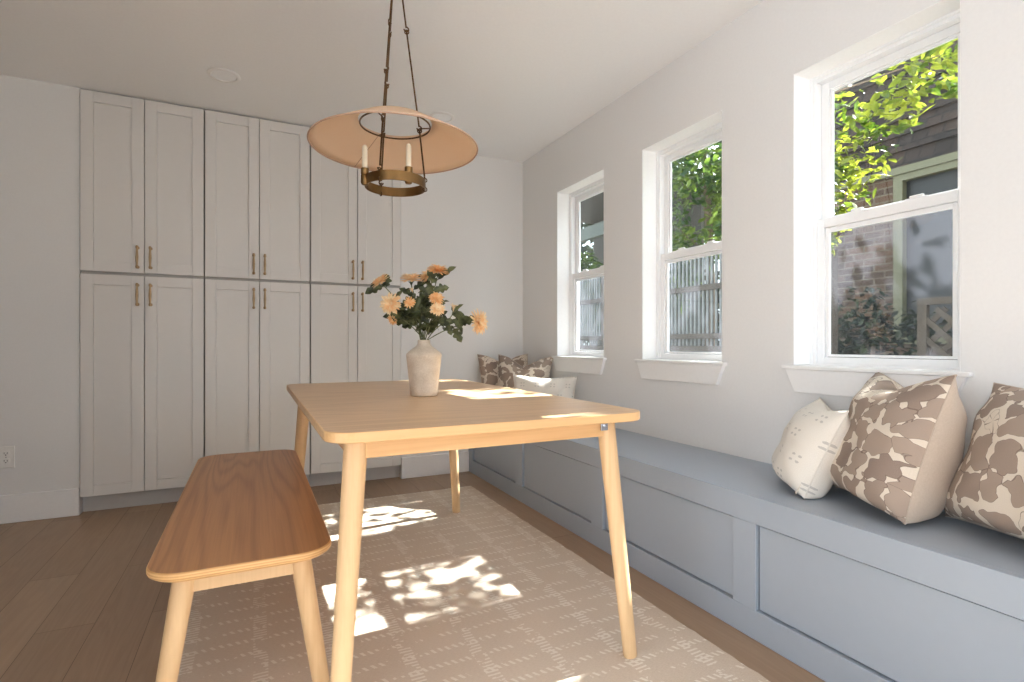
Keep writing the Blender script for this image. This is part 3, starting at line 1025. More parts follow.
for i, (uvd, face, R, kind, lab, lvs) in enumerate(FL):
    rng = random.Random(100 + i)
    c = at(*uvd)
    c = c + CV * 0.03
    face = face.normalized()
    root = Vector((VX + rng.uniform(-.02, .02), VY + rng.uniform(-.02, .02), VZ + 0.030))
    ang = 2 * PI * i / len(FL)
    nk = neck + Vector((0.012 * math.cos(ang), 0.012 * math.sin(ang), 0.0))
    hor = Vector((c.x - nk.x, c.y - nk.y, 0))
    nk += hor.normalized() * 0.004
    t = thing('flower_stem', lab, 'flower', root, 0, 'peach flowers in the vase')
    end = c - face * R * 0.12
    p1 = nk.lerp(end, 0.45) + UP * 0.02 - hor * 0.05
    p2 = end - face * 0.035
    ctrl = [nk, p1, p2, end]
    def bez(s):
        a = (1 - s)
        return ctrl[0] * a ** 3 + 3 * ctrl[1] * a * a * s + 3 * ctrl[2] * a * s * s + ctrl[3] * s ** 3
    pts = [root, root.lerp(nk, 0.6)] + [bez(s / 8) for s in range(9)]
    bm = bmesh.new()
    tube(bm, [p - root for p in pts], [0.0022] * 3 + [0.002] * 7 + [0.0024], 6)
    obj('stem', bm, M['flower_stem'], t, smooth=True)
    lay = {'open': OPEN, 'deep_open': OPEN, 'deep': DEEP, 'bud': BUD}[kind]
    mat = M['petal_deep'] if kind.startswith('deep') else M['petal']
    bm = bloom_bm(c - root - face * R * 0.15, face, R, lay, rng)
    obj('bloom', bm, mat, t, smooth=True)
    bm = bmesh.new()
    u_, w_, n_ = axes(face)
    for k in range(8):
        a = 2 * PI * k / 8
        dv = (u_ * math.cos(a) + w_ * math.sin(a))
        leaf_bm(bm, end - root - face * 0.004, dv * 0.8 + face * (0.4 if kind != 'bud' else 1.4), face, R * 0.36, R * 0.2, -0.1, False)
    lathe_pts = [(end - root - face * 0.010), (end - root - face * 0.004), (end - root + face * 0.003)]
    tube(bm, lathe_pts, [0.0022, R * 0.12, R * 0.16], 8)
    obj('sepals', bm, M['flower_leaf'], t)
    extra = [LOW[i // 2 % 2]] if i in (2, 0) else []
    inner = [(rng.uniform(.25, .6), RT * rng.uniform(-.8, .8) + UP * rng.uniform(-.15, .7) + TOC * rng.uniform(-.5, .9), rng.uniform(.06, .085), rng.uniform(.036, .05)) for _ in range(4)]
    for (s, d, L, W) in lvs + extra + inner:
        bm = bmesh.new()
        b = bez(s)
        d = Vector(d).normalized()
        nrm = (UP * 0.5 + TOC * 0.8 + Vector((rng.uniform(-.4, .4), rng.uniform(-.4, .4), rng.uniform(-.2, .4))))
        leaf_bm(bm, b - root, d, nrm, L * 1.05, W * 1.15, rng.uniform(0.05, 0.3))
        obj('leaf', bm, M['flower_leaf'], t)

# ------------------------------------------------------------------ pendant lamp
def pendant():
    px, py = 0.520, 2.150
    t = thing('pendant_lamp', 'brass ring pendant with wide woven cone shade hanging over the table', 'lamp', (px, py, ZC))
    Z = lambda z: z - ZC
    zr, zt = 1.800, 1.903
    R0, R1 = 0.334, 0.146
    bm = bmesh.new()
    n = 96
    rings = []
    for k in range(7):
        f = k / 6
        r = R0 + (R1 - R0) * f
        z = Z(zr + (zt - zr) * f)
        rings.append([bm.verts.new((r * math.cos(2 * PI * i / n), r * math.sin(2 * PI * i / n), z)) for i in range(n)])
    for a, b in zip(rings[:-1], rings[1:]):
        for i in range(n):
            bm.faces.new((a[i], a[(i + 1) % n], b[(i + 1) % n], b[i]))
    sh = obj('lamp_shade', bm, M['shade'], t, smooth=True)
    so = sh.modifiers.new('thick', 'SOLIDIFY')
    so.thickness = 0.0025
    bm = bmesh.new()
    torus(bm, (0, 0, Z(zr)), R0, 0.0032, 'Z', 96, 6)
    obj('shade_binding', bm, M['shade_trim'], sh, smooth=True)
    _v = Vector((px, py, 0)).normalized()
    a0 = math.atan2(_v.y, _v.x) - PI / 2 + math.radians(123)
    bm = bmesh.new()
    tube(bm, [(R0 * math.cos(a0), R0 * math.sin(a0), Z(zr) + 0.001 - 0.003), (R1 * math.cos(a0 - .1), R1 * math.sin(a0 - .1), Z(zt) - 0.004)], 0.0012, 6)
    obj('shade_seam', bm, M['shade_trim'], sh)
    bm = bmesh.new()
    torus(bm, (0, 0, Z(1.890)), R1 - 0.006, 0.0034, 'Z', 64, 8)
    obj('shade_ring', bm, M['bronze'], t, smooth=True)
    # brass ring band
    rb, z0, z1 = 0.121, 1.633, 1.671
    bm = bmesh.new()
    lathe(bm, [(rb, Z(z0)), (rb, Z(z1)), (rb - 0.004, Z(z1)), (rb - 0.004, Z(z0)), (rb, Z(z0))], 72, cap0=False, cap1=False)
    bmesh.ops.remove_doubles(bm, verts=bm.verts, dist=1e-5)
    obj('ring_band', bm, M['brass'], t, smooth=True, auto=40)
    view = Vector((px, py, 0)).normalized()
    vx = Vector((view.y, -view.x, 0))
    def azi(deg):
        a = math.radians(deg)
        return vx * math.cos(a) + view * math.sin(a)
    lv = [2.492, 2.285, 2.085, 1.884, z1 + 0.010]
    rad = [0.018, 0.044, 0.070, 0.096, 0.118]
    lab = ['near left', 'far left', 'right']
    for j, deg in enumerate((-120, 120, 0)):
        d = azi(deg)
        tang = Vector((-d.y, d.x, 0))
        P = [d * r + Vector((0, 0, Z(z))) for r, z in zip(rad, lv)]
        for k in range(4):
            a, b = P[k], P[k + 1]
            dv = (b - a).normalized()
            bm = bmesh.new()
            s = a + dv * 0.006
            e = b - dv * 0.010
            tube(bm, [s, s.lerp(e, 0.5), e], 0.0036, 8)
            # eye at the top, open hook at the bottom
            torus(bm, s + dv * 0.002, 0.008, 0.0027, tang if k % 2 else d, 14, 6)
            hook = []
            for q in range(9):
                an = -PI / 2 + 1.5 * PI * q / 8
                ax = d if k % 2 == 0 else tang
                hook.append(e + dv * 0.007 + (ax * math.cos(an) * 0.0095 + dv * math.sin(an) * 0.0095))
            tube(bm, hook, 0.0029, 6)
            obj('hooked_rod', bm, M['bronze'], t, smooth=True, auto=60)
        bm = bmesh.new()
        for zz in (z1 + 0.004, z0 + 0.004):
            torus(bm, d * (rb - 0.002) + Vector((0, 0, Z(zz))), 0.008, 0.0022, tang, 14, 6)
        obj('ring_eyelet', bm, M['bronze'], t, smooth=True)
        bm = bmesh.new()
        tube(bm, [d * (R1 - 0.010) + Vector((0, 0, Z(1.890))), P[3] + Vector((0, 0, 0.002))], 0.0026, 6)
        obj('shade_bracket', bm, M['bronze'], t, smooth=True)
    for j, deg in enumerate((-163, -60)):
        d = azi(deg)
        rr = rb + 0.003 if deg == -163 else rb - 0.020
        c = d * rr
        bm = bmesh.new()
        lathe(bm, [(0.004, Z(z0 - 0.004)), (0.012, Z(z0 - 0.002)), (0.0155, Z(z0 + 0.006)), (0.0155, Z(z1 - 0.004)), (0.0135, Z(z1)), (0.0155, Z(z1 + 0.004)), (0.0155, Z(z1 + 0.024)), (0.011, Z(z1 + 0.026))], 18, c.x, c.y)
        if deg != -163:
            tube(bm, [c + Vector((0, 0, Z(1.652))), d * (rb - 0.003) + Vector((0, 0, Z(1.652)))], 0.006, 8)
        obj('candle_cup', bm, M['brass'], t, smooth=True, auto=40)
        bm = bmesh.new()
        lathe(bm, [(0.0105, Z(z1 + 0.026)), (0.0105, Z(z1 + 0.105)), (0.0085, Z(z1 + 0.112)), (0.0055, Z(z1 + 0.116))], 16, c.x, c.y)
        obj('candle_sleeve', bm, M['candle'], t, smooth=True, auto=40)
    bm = bmesh.new()
    lathe(bm, [(0.062, 0.0), (0.062, -0.006), (0.056, -0.012), (0.012, -0.016), (0.008, -0.018)], 32, cap0=True)
    obj('ceiling_canopy', bm, M['bronze'], t, smooth=True, auto=40)
pendant()

# ------------------------------------------------------------------ recessed downlights, outlet
for (x, y, lab) in ((-0.148, 3.36, 'round white recessed downlight in the ceiling above the left cabinets'),
                    (1.118, 3.35, 'round white recessed downlight in the ceiling behind the pendant shade')):
    t = thing('recessed_downlight', lab, 'ceiling light', (x, y, ZC), 0, 'recessed ceiling lights')
    bm = bmesh.new()
    lathe(bm, [(0.062, -0.0005), (0.082, -0.0005), (0.084, -0.004), (0.080, -0.008), (0.066, -0.0085), (0.062, -0.004), (0.062, -0.0005)], 40, cap0=False, cap1=False)
    obj('trim_ring', bm, M['trim'], t, smooth=True, auto=50)
    bm = bmesh.new()
    lathe(bm, [(0.0615, -0.0005), (0.0615, -0.005), (0.03, -0.0062), (0.001, -0.0066)], 40)
    obj('lens', bm, M['lens'], t, smooth=True, auto=50)

t = thing('wall_outlet', 'white duplex power outlet on the wall left of the cabinets', 'power outlet', (-1.241, YB, 0.368))
obj('cover_plate', bx(-0.037, 0.037, -0.006, -0.0005, -0.061, 0.061), M['outlet'], t, bevel=0.003)
for s in (-1, 1):
    bm = bmesh.new()
    prism(bm, round_rect(-0.017, 0.017, -0.014, 0.014, 0.009, 5), 0, 0.003)
    bmesh.ops.rotate(bm, verts=bm.verts, cent=(0, 0, 0), matrix=Matrix.Rotation(PI / 2, 3, 'X'))
    r = obj('receptacle', bm, M['outlet'], t)
    r.location = (0, -0.006, s * 0.021)
    bm = bmesh.new()
    box(bm, -0.0075, -0.0053, -0.0036, -0.0029, -0.002, 0.007)
    box(bm, 0.0053, 0.0075, -0.0036, -0.0029, -0.003, 0.007)
    bmg = [(0.003 * math.cos(2 * PI * k / 10), 0.003 * math.sin(2 * PI * k / 10) - 0.008) for k in range(10)]
    q = [bm.verts.new((p[0], -0.0036, p[1])) for p in bmg]
    bm.faces.new(q)
    obj('slots', bm, M['slot'], r, label='dark plug slots')
bm = bmesh.new()
lathe(bm, [(0.003, 0), (0.003, 0.0015)], 10)
bmesh.ops.rotate(bm, verts=bm.verts, cent=(0, 0, 0), matrix=Matrix.Rotation(PI / 2, 3, 'X'))
sc = obj('screw', bm, M['steel'], t)
sc.location = (0, -0.006, 0)

# ------------------------------------------------------------------ cushions
def pillow(name, label, cat, group, loc, yaw, tilt, W, H, T, front, back, seed, chop=0.0, roll=0.0, uvs=1.0, two_tone=True, label_tag=False, backf=1.0):
    t = thing(name, label, cat, loc, 0, group)
    t.rotation_euler = (Matrix.Rotation(yaw, 3, 'Z') @ Matrix.Rotation(-tilt, 3, 'X') @ Matrix.Rotation(roll, 3, 'Y')).to_euler()
    N = 44
    rng = random.Random(seed)
    off = Vector((seed * 3.7, seed * 1.3, 0))
    def pos(u, v, side):
        # outline with pinched edges and pointed ears
        ku = 1 - 0.085 * (1 - v * v) * abs(u) ** 2
        kv = 1 - 0.085 * (1 - u * u) * abs(v) ** 2
        x = u * ku * W / 2
        z = v * kv * H / 2
        if v > 0:
            z -= chop * H * math.exp(-(u / 0.42) ** 2) * v ** 2
        e = max(0.0, (1 - abs(u) ** 2.6)) ** 0.62 * max(0.0, (1 - abs(v) ** (2.6 if v > 0 else 4.5))) ** 0.62
        low = (1 + 0.12 * max(0, -v)) * (backf if side > 0 else 1.0)
        y = side * T / 2 * e * low
        # creases radiating from corners and seams
        p = Vector((x, z, side * 0.3)) * 6 + off
        cr = noise.noise(p) * 0.015 + noise.noise(p * 2.3) * 0.008
        rad = math.sin(math.atan2(v, u) * 9 + noise.noise(p * 0.7) * 5)
        cr += 0.0045 * rad * (max(abs(u), abs(v)) ** 2)
        y += side * cr * min(1, e * 2.2)
        if chop and v > 0:
            y -= side * chop * 0.25 * T * math.exp(-(u / 0.3) ** 2) * v
        z += H / 2
        z += 0.028 * (1 - e) * max(0.0, -v) ** 4 - 0.020
        dip = -y * math.sin(tilt) + z * math.cos(tilt)
        if dip < 0:
            z -= dip / math.cos(tilt)
        return Vector((x, y, z))
    parts = {}
    for side, nm, mat in ((-1, 'front_cover', front), (1, 'back_cover', back)):
        bm = bmesh.new()
        uvl = bm.loops.layers.uv.new('UVMap')
        g = []
        for j in range(N + 1):
            row = []
            for i in range(N + 1):
                # denser near the seams
                u = math.sin((i / N - 0.5) * PI)
                v = math.sin((j / N - 0.5) * PI)
                vert = bm.verts.new(pos(u, v, side))
                row.append((vert, (u * W / 2 * uvs + seed * 0.37, v * H / 2 * uvs + seed * 0.21)))
            g.append(row)
        for j in range(N):
            for i in range(N):
                q = [g[j][i], g[j][i + 1], g[j + 1][i + 1], g[j + 1][i]]
                if side > 0:
                    q = q[::-1]
                f = bm.faces.new([k[0] for k in q])
                for lp, k in zip(f.loops, q):
                    lp[uvl].uv = k[1]
        me = bpy.data.meshes.new(nm)
        bm.to_mesh(me)
        bm.free()
        for p in me.polygons:
            p.use_smooth = True
        me.materials.append(mat)
        o = bpy.data.objects.new(nm, me)
        link(o, t)
        if side > 0 and two_tone:
            o['label'] = 'plain tan linen back'
        parts[nm] = o
    bm = bmesh.new()
    ring = []
    K = 40
    for a, b in (((-1, -1), (1, -1)), ((1, -1), (1, 1)), ((1, 1), (-1, 1)), ((-1, 1), (-1, -1))):
        for k in range(K):
            s = math.sin((k / K - 0.5) * PI) * 0.5 + 0.5
            u = a[0] + (b[0] - a[0]) * s
            v = a[1] + (b[1] - a[1]) * s
            ring.append(pos(u, v, -1))
    tube(bm, ring + [ring[0]], 0.0022, 6)
    obj('seam', bm, back, t, smooth=True)
    if label_tag:
        bm = bmesh.new()
        p = pos(label_tag[0], label_tag[1], -1)
        box(bm, p.x - 0.008, p.x + 0.008, p.y - 0.006, p.y - 0.003, p.z - 0.005, p.z + 0.03)
        obj('zip_pull', bm, M['tagcloth'], t, bevel=0.001)
    return t

BZ = 0.484
D = math.radians
pillow('throw_pillow', 'small cream cushion with little grey motifs on the seat before the large floral one', 'cushion', None,
       (1.762, 1.286, BZ + 0.004), D(-134), D(23), 0.39, 0.345, 0.19, M['cream'], M['cream'], 3, 0.05, D(1), 1.0, False, (0.90, -0.92))
pillow('throw_pillow', 'large taupe floral cushion with tan back, standing between the cream cushion and the cropped one', 'cushion', None,
       (1.742, 1.016, BZ + 0.004), D(-126), D(17.7), 0.43, 0.462, 0.215, M['floral'], M['linen'], 5, 0.10, D(-1.7), 1.0, True, False, 1.5)
pillow('throw_pillow', 'taupe floral cushion cropped by the right edge of the photo', 'cushion', None,
       (1.727, 0.615, BZ + 0.004), D(-117), D(21), 0.53, 0.450, 0.22, M['floral'], M['linen'], 10, 0.05, D(-1.3), 1.0)
pillow('throw_pillow', 'taupe floral cushion against the back wall, leftmost in the far corner', 'cushion', None,
       (1.765, 3.700, BZ + 0.004), D(-6), D(14), 0.42, 0.465, 0.18, M['floral'], M['linen'], 11, 0.10, 0, 1.0)
pillow('throw_pillow', 'brown floral cushion in the far corner behind the cream lumbar cushion', 'cushion', None,
       (1.742, 3.442, BZ + 0.004), D(-41), D(15), 0.42, 0.46, 0.19, M['floral'], M['linen'], 14, 0.14, D(2), 1.0)
pillow('throw_pillow', 'low cream lumbar cushion in the far corner in front of the brown floral cushion', 'cushion', None,
       (1.738, 3.095, BZ + 0.004), D(-37), D(14), 0.44, 0.325, 0.15, M['cream'], M['cream'], 17, 0.02, D(1), 1.0, False)

# ------------------------------------------------------------------ outdoors
def leaf_cloud(bm, rng, centers, n, size, flat=0.5, aspect=0.5):
    for _ in range(n):
        c, rx, ry, rz = rng.choice(centers)
        while True:
            q = Vector((rng.uniform(-1, 1), rng.uniform(-1, 1), rng.uniform(-1, 1)))
            if 0.25 < q.length < 1:
                break
        p = Vector(c) + Vector((q.x * rx, q.y * ry, q.z * rz))
        d = Vector((rng.gauss(0, 1), rng.gauss(0, 1), rng.gauss(-0.3, 0.6))).normalized()
        nrm = Vector((rng.gauss(0, flat), rng.gauss(0, flat), 1)).normalized()
        side = d.cross(nrm)
        if side.length < 1e-3:
            continue
        side.normalize()
        L = size * rng.uniform(0.6, 1.2)
        W = L * aspect
        up = side.cross(d)
        a = bm.verts.new(p)
        b1 = bm.verts.new(p + d * L * 0.35 + side * W * 0.5 + up * W * 0.12)
        b2 = bm.verts.new(p + d * L * 0.35 - side * W * 0.5 + up * W * 0.12)
        m = bm.verts.new(p + d * L * 0.4)
        c1 = bm.verts.new(p + d * L * 0.75 + side * W * 0.34 + up * W * 0.08)
        c2 = bm.verts.new(p + d * L * 0.75 - side * W * 0.34 + up * W * 0.08)
        e = bm.verts.new(p + d * L)
        bm.faces.new((a, b1, m)); bm.faces.new((a, m, b2))
        bm.faces.new((b1, c1, e, m)); bm.faces.new((m, e, c2, b2))

structure('ground', bx(XR + WT, 30, -12, 30, -0.5, -0.3), M['ground'])

def tree(name, label, cat, base, trunk, r0, centers, n, size, mat, seed, branches=()):
    t = thing(name, label, cat, base)
    B = Vector(base)
    rng = random.Random(seed)
    bm = bmesh.new()
    tube(bm, [Vector(p) - B for p in trunk], [r0 * (1 - 0.6 * i / (len(trunk) - 1)) for i in range(len(trunk))], 8)
    obj('trunk', bm, M['bark'], t, smooth=True)
    for br in branches:
        bm = bmesh.new()
        tube(bm, [Vector(p) - B for p in br], [0.011 * (1 - 0.75 * i / (len(br) - 1)) for i in range(len(br))], 6)
        obj('branch', bm, M['bark'], t, smooth=True)
    bm = bmesh.new()
    leaf_cloud(bm, rng, [((Vector(c) - B), rx, ry, rz) for c, rx, ry, rz in centers], n, size)
    f = obj('foliage', bm, mat, t)
    return t

# spring-green tree whose branch reaches across the near window
ct = []
for (x, y, z, r) in ((2.95, 1.98, 1.98, .20), (3.0, 1.80, 2.03, .20), (3.05, 2.02, 1.72, .15), (3.1, 1.95, 2.28, .20), (3.0, 1.62, 2.22, .16),
                     (3.0, 1.45, 2.36, .16), (3.05, 2.05, 2.12, .14), (2.95, 2.0, 1.58, .10), (3.0, 1.9, 1.86, .18), (2.98, 2.0, 2.0, .16)):
    ct.append(((x * .84, y * .84, 1 + (z - 1) * .84), r * .84, r * .84, r * 0.63))
# canopy above, out of the direct view, through which the sun dapples
rng = random.Random(2)
gt = tree('garden_tree', 'bright spring-green tree with a leafy branch across the near window', 'tree', (3.55, 3.1, -0.3),
     [(3.55, 3.1, -0.3), (3.6, 3.05, 1.2), (3.7, 2.9, 2.6), (4.0, 2.5, 3.6), (4.3, 2.2, 4.3)], 0.06, ct, 1150, 0.054, M['leaf_bright'], 21,
     [[(3.66, 2.97, 2.2), (3.2, 2.5, 2.3), (2.65, 1.78, 1.97), (2.52, 1.43, 1.94)], [(3.2, 2.5, 2.3), (2.7, 1.95, 1.8), (2.52, 1.68, 1.59)],
      [(3.7, 2.9, 2.6), (3.0, 2.0, 2.45), (2.52, 1.18, 2.18)], [(4.0, 2.5, 3.6), (4.6, 1.6, 4.0)], [(4.0, 2.5, 3.6), (4.4, 3.3, 4.0)]])
# high loose canopy of the same tree: the sun reaches the room through its gaps
bm = bmesh.new()
for (a, b, n, zlo, zhi) in ((0.82, 1.50, 200, 0.85, 2.1), (0.80, 1.50, 300, 0.66, 1.13), (1.75, 2.45, 300, 0.85, 2.1), (2.70, 3.40, 300, 0.85, 2.1)):
    cs = []
    for _ in range(40):
        x = rng.uniform(3.7, 5.3)
        cs.append((Vector((x, rng.uniform(a, b), rng.uniform(zlo, zhi) + (x - 2.1) * 0.89)) - Vector((3.55, 3.1, -0.3)), .12, .10, .10))
    leaf_cloud(bm, rng, cs, n, 0.105, 0.5, 0.6)
obj('canopy_foliage', bm, M['leaf_bright'], gt)
# dense tree filling the middle window
ct = []
rng = random.Random(5)
for _ in range(40):
    ct.append(((rng.uniform(5.8, 6.7), rng.uniform(4.9, 7.2), rng.uniform(1.9, 4.4)), .45, .5, .4))
tree('dense_tree', 'dense mid-green tree rising above the fence in the middle window', 'tree', (6.6, 6.3, -0.3),
     [(6.6, 6.3, -0.3), (6.6, 6.25, 1.5), (6.4, 6.1, 2.8), (6.2, 6.0, 4.0)], 0.10, ct, 3600, 0.15, M['leaf_mid'], 31,
     [[(6.5, 6.2, 2.2), (6.2, 5.4, 3.0)], [(6.5, 6.2, 2.4), (6.0, 6.8, 3.2)]])
# green beyond the far window
ct = []
for _ in range(14):
    ct.append(((rng.uniform(5.8, 6.6), rng.uniform(8.3, 10.4), rng.uniform(1.4, 3.1)), .4, .5, .35))
tree('shrub_tree', 'green shrub under the dark eave in the far window', 'tree', (6.2, 9.0, -0.3),
     [(6.2, 9.0, -0.3), (6.2, 9.0, 1.0), (6.1, 8.9, 2.2)], 0.05, ct, 3000, 0.16, M['leaf_mid'], 41)
# dark shrub at the bottom of the near window
ct = []
for _ in range(16):
    ct.append(((rng.uniform(4.7, 5.3), rng.uniform(2.35, 3.4), rng.uniform(0.0, 1.35)), .25, .25, .25))
tree('dark_shrub', 'dark evergreen shrub low behind the insect screen of the near window', 'shrub', (5.0, 2.9, -0.3),
     [(5.0, 2.9, -0.3), (5.0, 2.9, 0.4), (5.0, 2.85, 1.0)], 0.04, ct, 2000, 0.09, M['leaf_dark'], 51)

# tall hedge closing the view behind the fence
ct = []
for k in range(34):
    ct.append(((rng.uniform(11.2, 12.4), 6.6 + k * 0.38, rng.uniform(0.5, 3.2)), .7, .8, 1.0))
    ct.append(((rng.uniform(11.6, 12.8), 6.6 + k * 0.38, rng.uniform(7.2, 9.8)), .8, .9, 1.1))
    ct.append(((rng.uniform(11.4, 12.6), 6.6 + k * 0.38, rng.uniform(3.4, 7.6)), .7, .8, 1.0))
tree('tall_hedge', 'tall dark hedge far behind the board fence outside the two farther windows', 'hedge', (12.0, 10.5, -0.3),
     [(12.0, 10.5, -0.3), (12.0, 10.5, 1.5), (12.1, 10.4, 4.0)], 0.08, ct, 11000, 0.40, M['leaf_dark'], 61)

# fence
t = thing('picket_fence', 'pale vertical board fence with dark rails behind the middle window', 'fence', (5.2, 7.2, -0.3))
for k in range(74):
    y = 4.55 + k * 0.071
    obj('fence_picket', bx(-0.010, 0.010, y - 7.2 - 0.016, y - 7.2 + 0.016, 0.001, 2.45), M['fence_board'], t)
for z in (0.9, 1.40, 2.02, 1.24):
    obj('fence_rail', bx(-0.055, -0.012, 4.5 - 7.2, 9.85 - 7.2, z - 0.035, z + 0.035), M['fence_rail'], t, label='dark horizontal rail')
for y in (4.62, 7.1, 9.7):
    obj('fence_post', bx(-0.09, 0.0 - 0.056, y - 7.2 - 0.05, y - 7.2 + 0.05, 0.001, 2.5), M['fence_rail'], t, label='dark post')

# lattice panel
t = thing('lattice_panel', 'weathered wooden lattice panel at the lower right of the near window', 'trellis', (4.35, 1.82, -0.3))
y0, y1, z0, z1 = -0.37, 0.32, 0.35, 1.55
for y in (y0, y1):
    obj('lattice_frame', bx(-0.02, 0.02, y - 0.03, y + 0.03, 0.001, z1 + 0.03), M['old_wood'], t)
obj('lattice_frame', bx(-0.02, 0.02, y0 - 0.03, y1 + 0.03, z1 + 0.031, z1 + 0.08), M['old_wood'], t)
for sgn, xo in ((1, -0.008), (-1, 0.008)):
    k = -20
    while k < 20:
        c0 = k * 0.138
        # line z = z0 + sgn*(y-c0), clipped to the frame
        pts = []
        ya, yb = y0, y1
        za, zb = z0 + sgn * (ya - c0), z0 + sgn * (yb - c0)
        def clip(p, q):
            (ya, za), (yb, zb) = p, q
            t0, t1 = 0.0, 1.0
            dz = zb - za
            for lim, s in ((z0, 1), (z1, -1)):
                fa, fb = s * (za - lim), s * (zb - lim)
                if fa < 0 and fb < 0:
                    return None
                if fa < 0:
                    t0 = max(t0, fa / (fa - fb))
                elif fb < 0:
                    t1 = min(t1, fa / (fa - fb))
            if t1 - t0 < 0.06:
                return None
            return ((ya + (yb - ya) * t0, za + dz * t0), (ya + (yb - ya) * t1, za + dz * t1))
        r = clip((ya, za), (yb, zb))
        if r:
            (p, q), (p2, q2) = r
            dn = Vector((0, p2 - p, q2 - q)).normalized()
            nn = Vector((0, -dn.z, dn.y)) * 0.019
            bm = bmesh.new()
            vs = []
            for x in (xo - 0.006, xo + 0.006):
                for (yy, zz) in ((p, q), (p2, q2)):
                    for s in (-1, 1):
                        vs.append(bm.verts.new((x, yy + s * nn.y, zz + s * nn.z)))
            for f in ((0, 2, 3, 1), (4, 5, 7, 6), (0, 1, 5, 4), (2, 6, 7, 3), (0, 4, 6, 2), (1, 3, 7, 5)):
                bm.faces.new([vs[i] for i in f])
            obj('lattice_slat', bm, M['old_wood'], t)
        k += 1
bm = bx(-0.035, 0.035, -0.035, 0.035, 0.001, 2.0)
p = obj('garden_post', bm, M['old_wood'], bevel=0.004)
p.location = (3.85, 2.50, -0.3)
tag(p, 'brown wooden post outside at the left edge of the near window', 'post')

# neighbouring brick house
t = thing('neighbour_house', 'neighbouring brick house with brown shingled gable beyond the near window', 'house', (6.2, 1.0, -0.3))
inv = Vector((6.2, 1.0, -0.3))
def hb(name, x0, x1, y0, y1, z0, z1, mat, parent=t, **k):
    return obj(name, bx(x0 - inv.x, x1 - inv.x, y0 - inv.y, y1 - inv.y, z0 - inv.z, z1 - inv.z), mat, parent, **k)
WY0, WY1 = 2.55, 3.32
bm = bmesh.new()
for (a, b, c, d) in ((-3, WY0, -0.299, 2.80), (WY1, 4.25, -0.299, 2.80), (WY0, WY1, -0.299, 1.0)):
    box(bm, 0, 0.15, a - inv.y, b - inv.y, c - inv.z, d - inv.z)
obj('brick_wall', bm, M['brick'], t)
# shingled gable: overlapping courses
bm = bmesh.new()
for k in range(9):
    z = 2.876 + k * 0.165 - inv.z
    vs = []
    for (x, zz) in ((-0.05, z), (-0.02, z + 0.175), (0.1, z + 0.175), (0.1, z)):
        for y in (-3 - inv.y, 4.35 - inv.y):
            vs.append(bm.verts.new((x, y, zz)))
    for f in ((0, 1, 3, 2), (2, 3, 5, 4), (4, 5, 7, 6), (6, 7, 1, 0)):
        bm.faces.new([vs[i] for i in f])
    bm.faces.new((vs[0], vs[2], vs[4], vs[6])); bm.faces.new((vs[1], vs[7], vs[5], vs[3]))
obj('shingled_gable', bm, M['shake'], t)
hb('frieze_board', 6.15, 6.199, -3, 4.3, 2.80, 2.875, M['house_trim'])
wf = bmesh.new()
frame_yz(wf, -0.03, 0.06, WY0 - inv.y, WY1 - inv.y, 1.0 - inv.z, 2.799 - inv.z, 0.09, 0.07, 0.07)
wfo = obj('house_window_frame', wf, M['house_trim'], t)
hb('house_window_pane', 6.25, 6.26, WY0 + 0.09, WY1 - 0.09, 1.07, 2.73, M['dark_glass'], wfo)
hb('roof', 6.2, 8.5, -3.1, 4.45, 4.37, 4.45, M['eave'])

# dark eave seen in the far window
t = thing('carport', 'dark carport roof on a grey beam at the top of the far window', 'carport', (8.4, 11.0, -0.3))
inv2 = Vector((8.4, 11.0, -0.3))
def cb(name, x0, x1, y0, y1, z0, z1, mat, **k):
    return obj(name, bx(x0 - inv2.x, x1 - inv2.x, y0 - inv2.y, y1 - inv2.y, z0 - inv2.z, z1 - inv2.z), mat, t, **k)
cb('roof', 7.2, 9.7, 9.2, 13.8, 4.75, 4.9, M['eave'])
cb('back_wall', 9.5, 9.6, 9.3, 13.7, -0.299, 4.749, M['eave'])
cb('beam', 7.3, 7.45, 9.3, 13.7, 3.55, 3.85, M['beam'])
for y in (9.35, 13.5):
    cb('post', 7.32, 7.43, y, y + 0.11, -0.299, 3.549, M['beam'])
    cb('post', 7.34, 7.41, y + 0.02, y + 0.09, 3.851, 4.749, M['beam'])

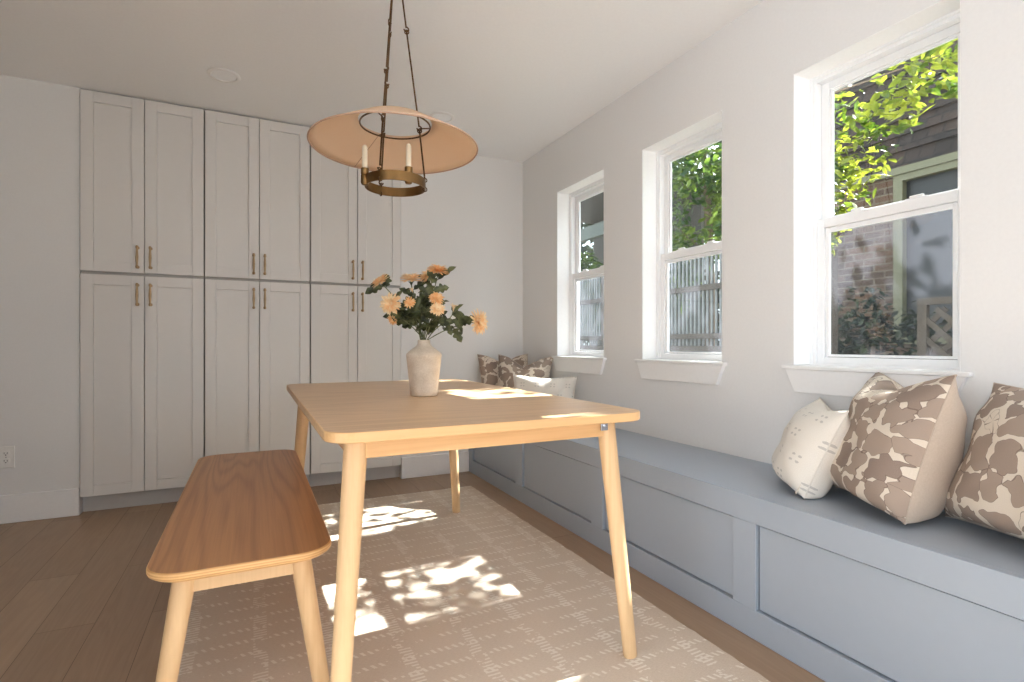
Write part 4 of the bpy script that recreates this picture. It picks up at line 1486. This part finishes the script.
# ------------------------------------------------------------------ light
w = bpy.data.worlds.new('World')
scn.world = w
w.use_nodes = True
nt = w.node_tree
bg = nt.nodes['Background']
tcn = nt.nodes.new('ShaderNodeTexCoord')
sp = nt.nodes.new('ShaderNodeSeparateXYZ')
nt.links.new(tcn.outputs['Generated'], sp.inputs[0])
cr = nt.nodes.new('ShaderNodeValToRGB')
cr.color_ramp.elements[0].position = 0.45
cr.color_ramp.elements[0].color = (0.84, 0.92, 1.0, 1)
cr.color_ramp.elements[1].position = 1.0
cr.color_ramp.elements[1].color = (0.62, 0.79, 1.0, 1)
nt.links.new(sp.outputs['Z'], cr.inputs[0])
nt.links.new(cr.outputs[0], bg.inputs['Color'])
bg.inputs['Strength'].default_value = 3.3

sun = bpy.data.lights.new('sun', 'SUN')
sun.energy = 30.0
sun.angle = math.radians(0.53)
sun.color = (1.0, 1.0, 0.99)
so = bpy.data.objects.new('sun', sun)
link(so)
so.rotation_euler = Vector((1.0, 0.02, 0.89)).to_track_quat('Z', 'Y').to_euler()

def area(name, loc, target, sx, sy, power, color=(1, 1, 1)):
    a = bpy.data.lights.new(name, 'AREA')
    a.shape = 'RECTANGLE'
    a.size, a.size_y = sx, sy
    a.energy = power
    a.color = color
    o = bpy.data.objects.new(name, a)
    link(o)
    o.location = loc
    o.rotation_euler = (Vector(loc) - Vector(target)).to_track_quat('Z', 'Y').to_euler()
    return o
# added fill lamps brightening the room from made-up openings behind and left of camera
area('fill_front', (0.7, YF + 0.02, 1.15), (0.9, 3, 2.5), 1.1, 2.1, 3, (0.78, 0.89, 1.0))
area('fill_left', (XL + 0.02, -0.85, 1.15), (1.5, 0.6, 2.3), 2.8, 2.1, 24, (0.78, 0.89, 1.0))

# ------------------------------------------------------------------ camera and view
cam = bpy.data.cameras.new('camera')
cam.sensor_width = 36
cam.lens = FPX / 1024 * 36
cam.shift_y = 3 / 1024
cam.clip_start = 0.02
co = bpy.data.objects.new('camera', cam)
link(co)
co.location = CAM
co.rotation_euler = (PI / 2, 0, -YAW)
scn.camera = co
vs = scn.view_settings
vs.view_transform = 'Standard'
vs.look = 'None'
vs.gamma = 1.0
vs.use_curve_mapping = False
vs.exposure = 0.36
scn.cycles.use_denoising = True
scn.cycles.max_bounces = 10
scn.cycles.diffuse_bounces = 8
scn.cycles.transparent_max_bounces = 16
scn.cycles.sample_clamp_indirect = 6.0
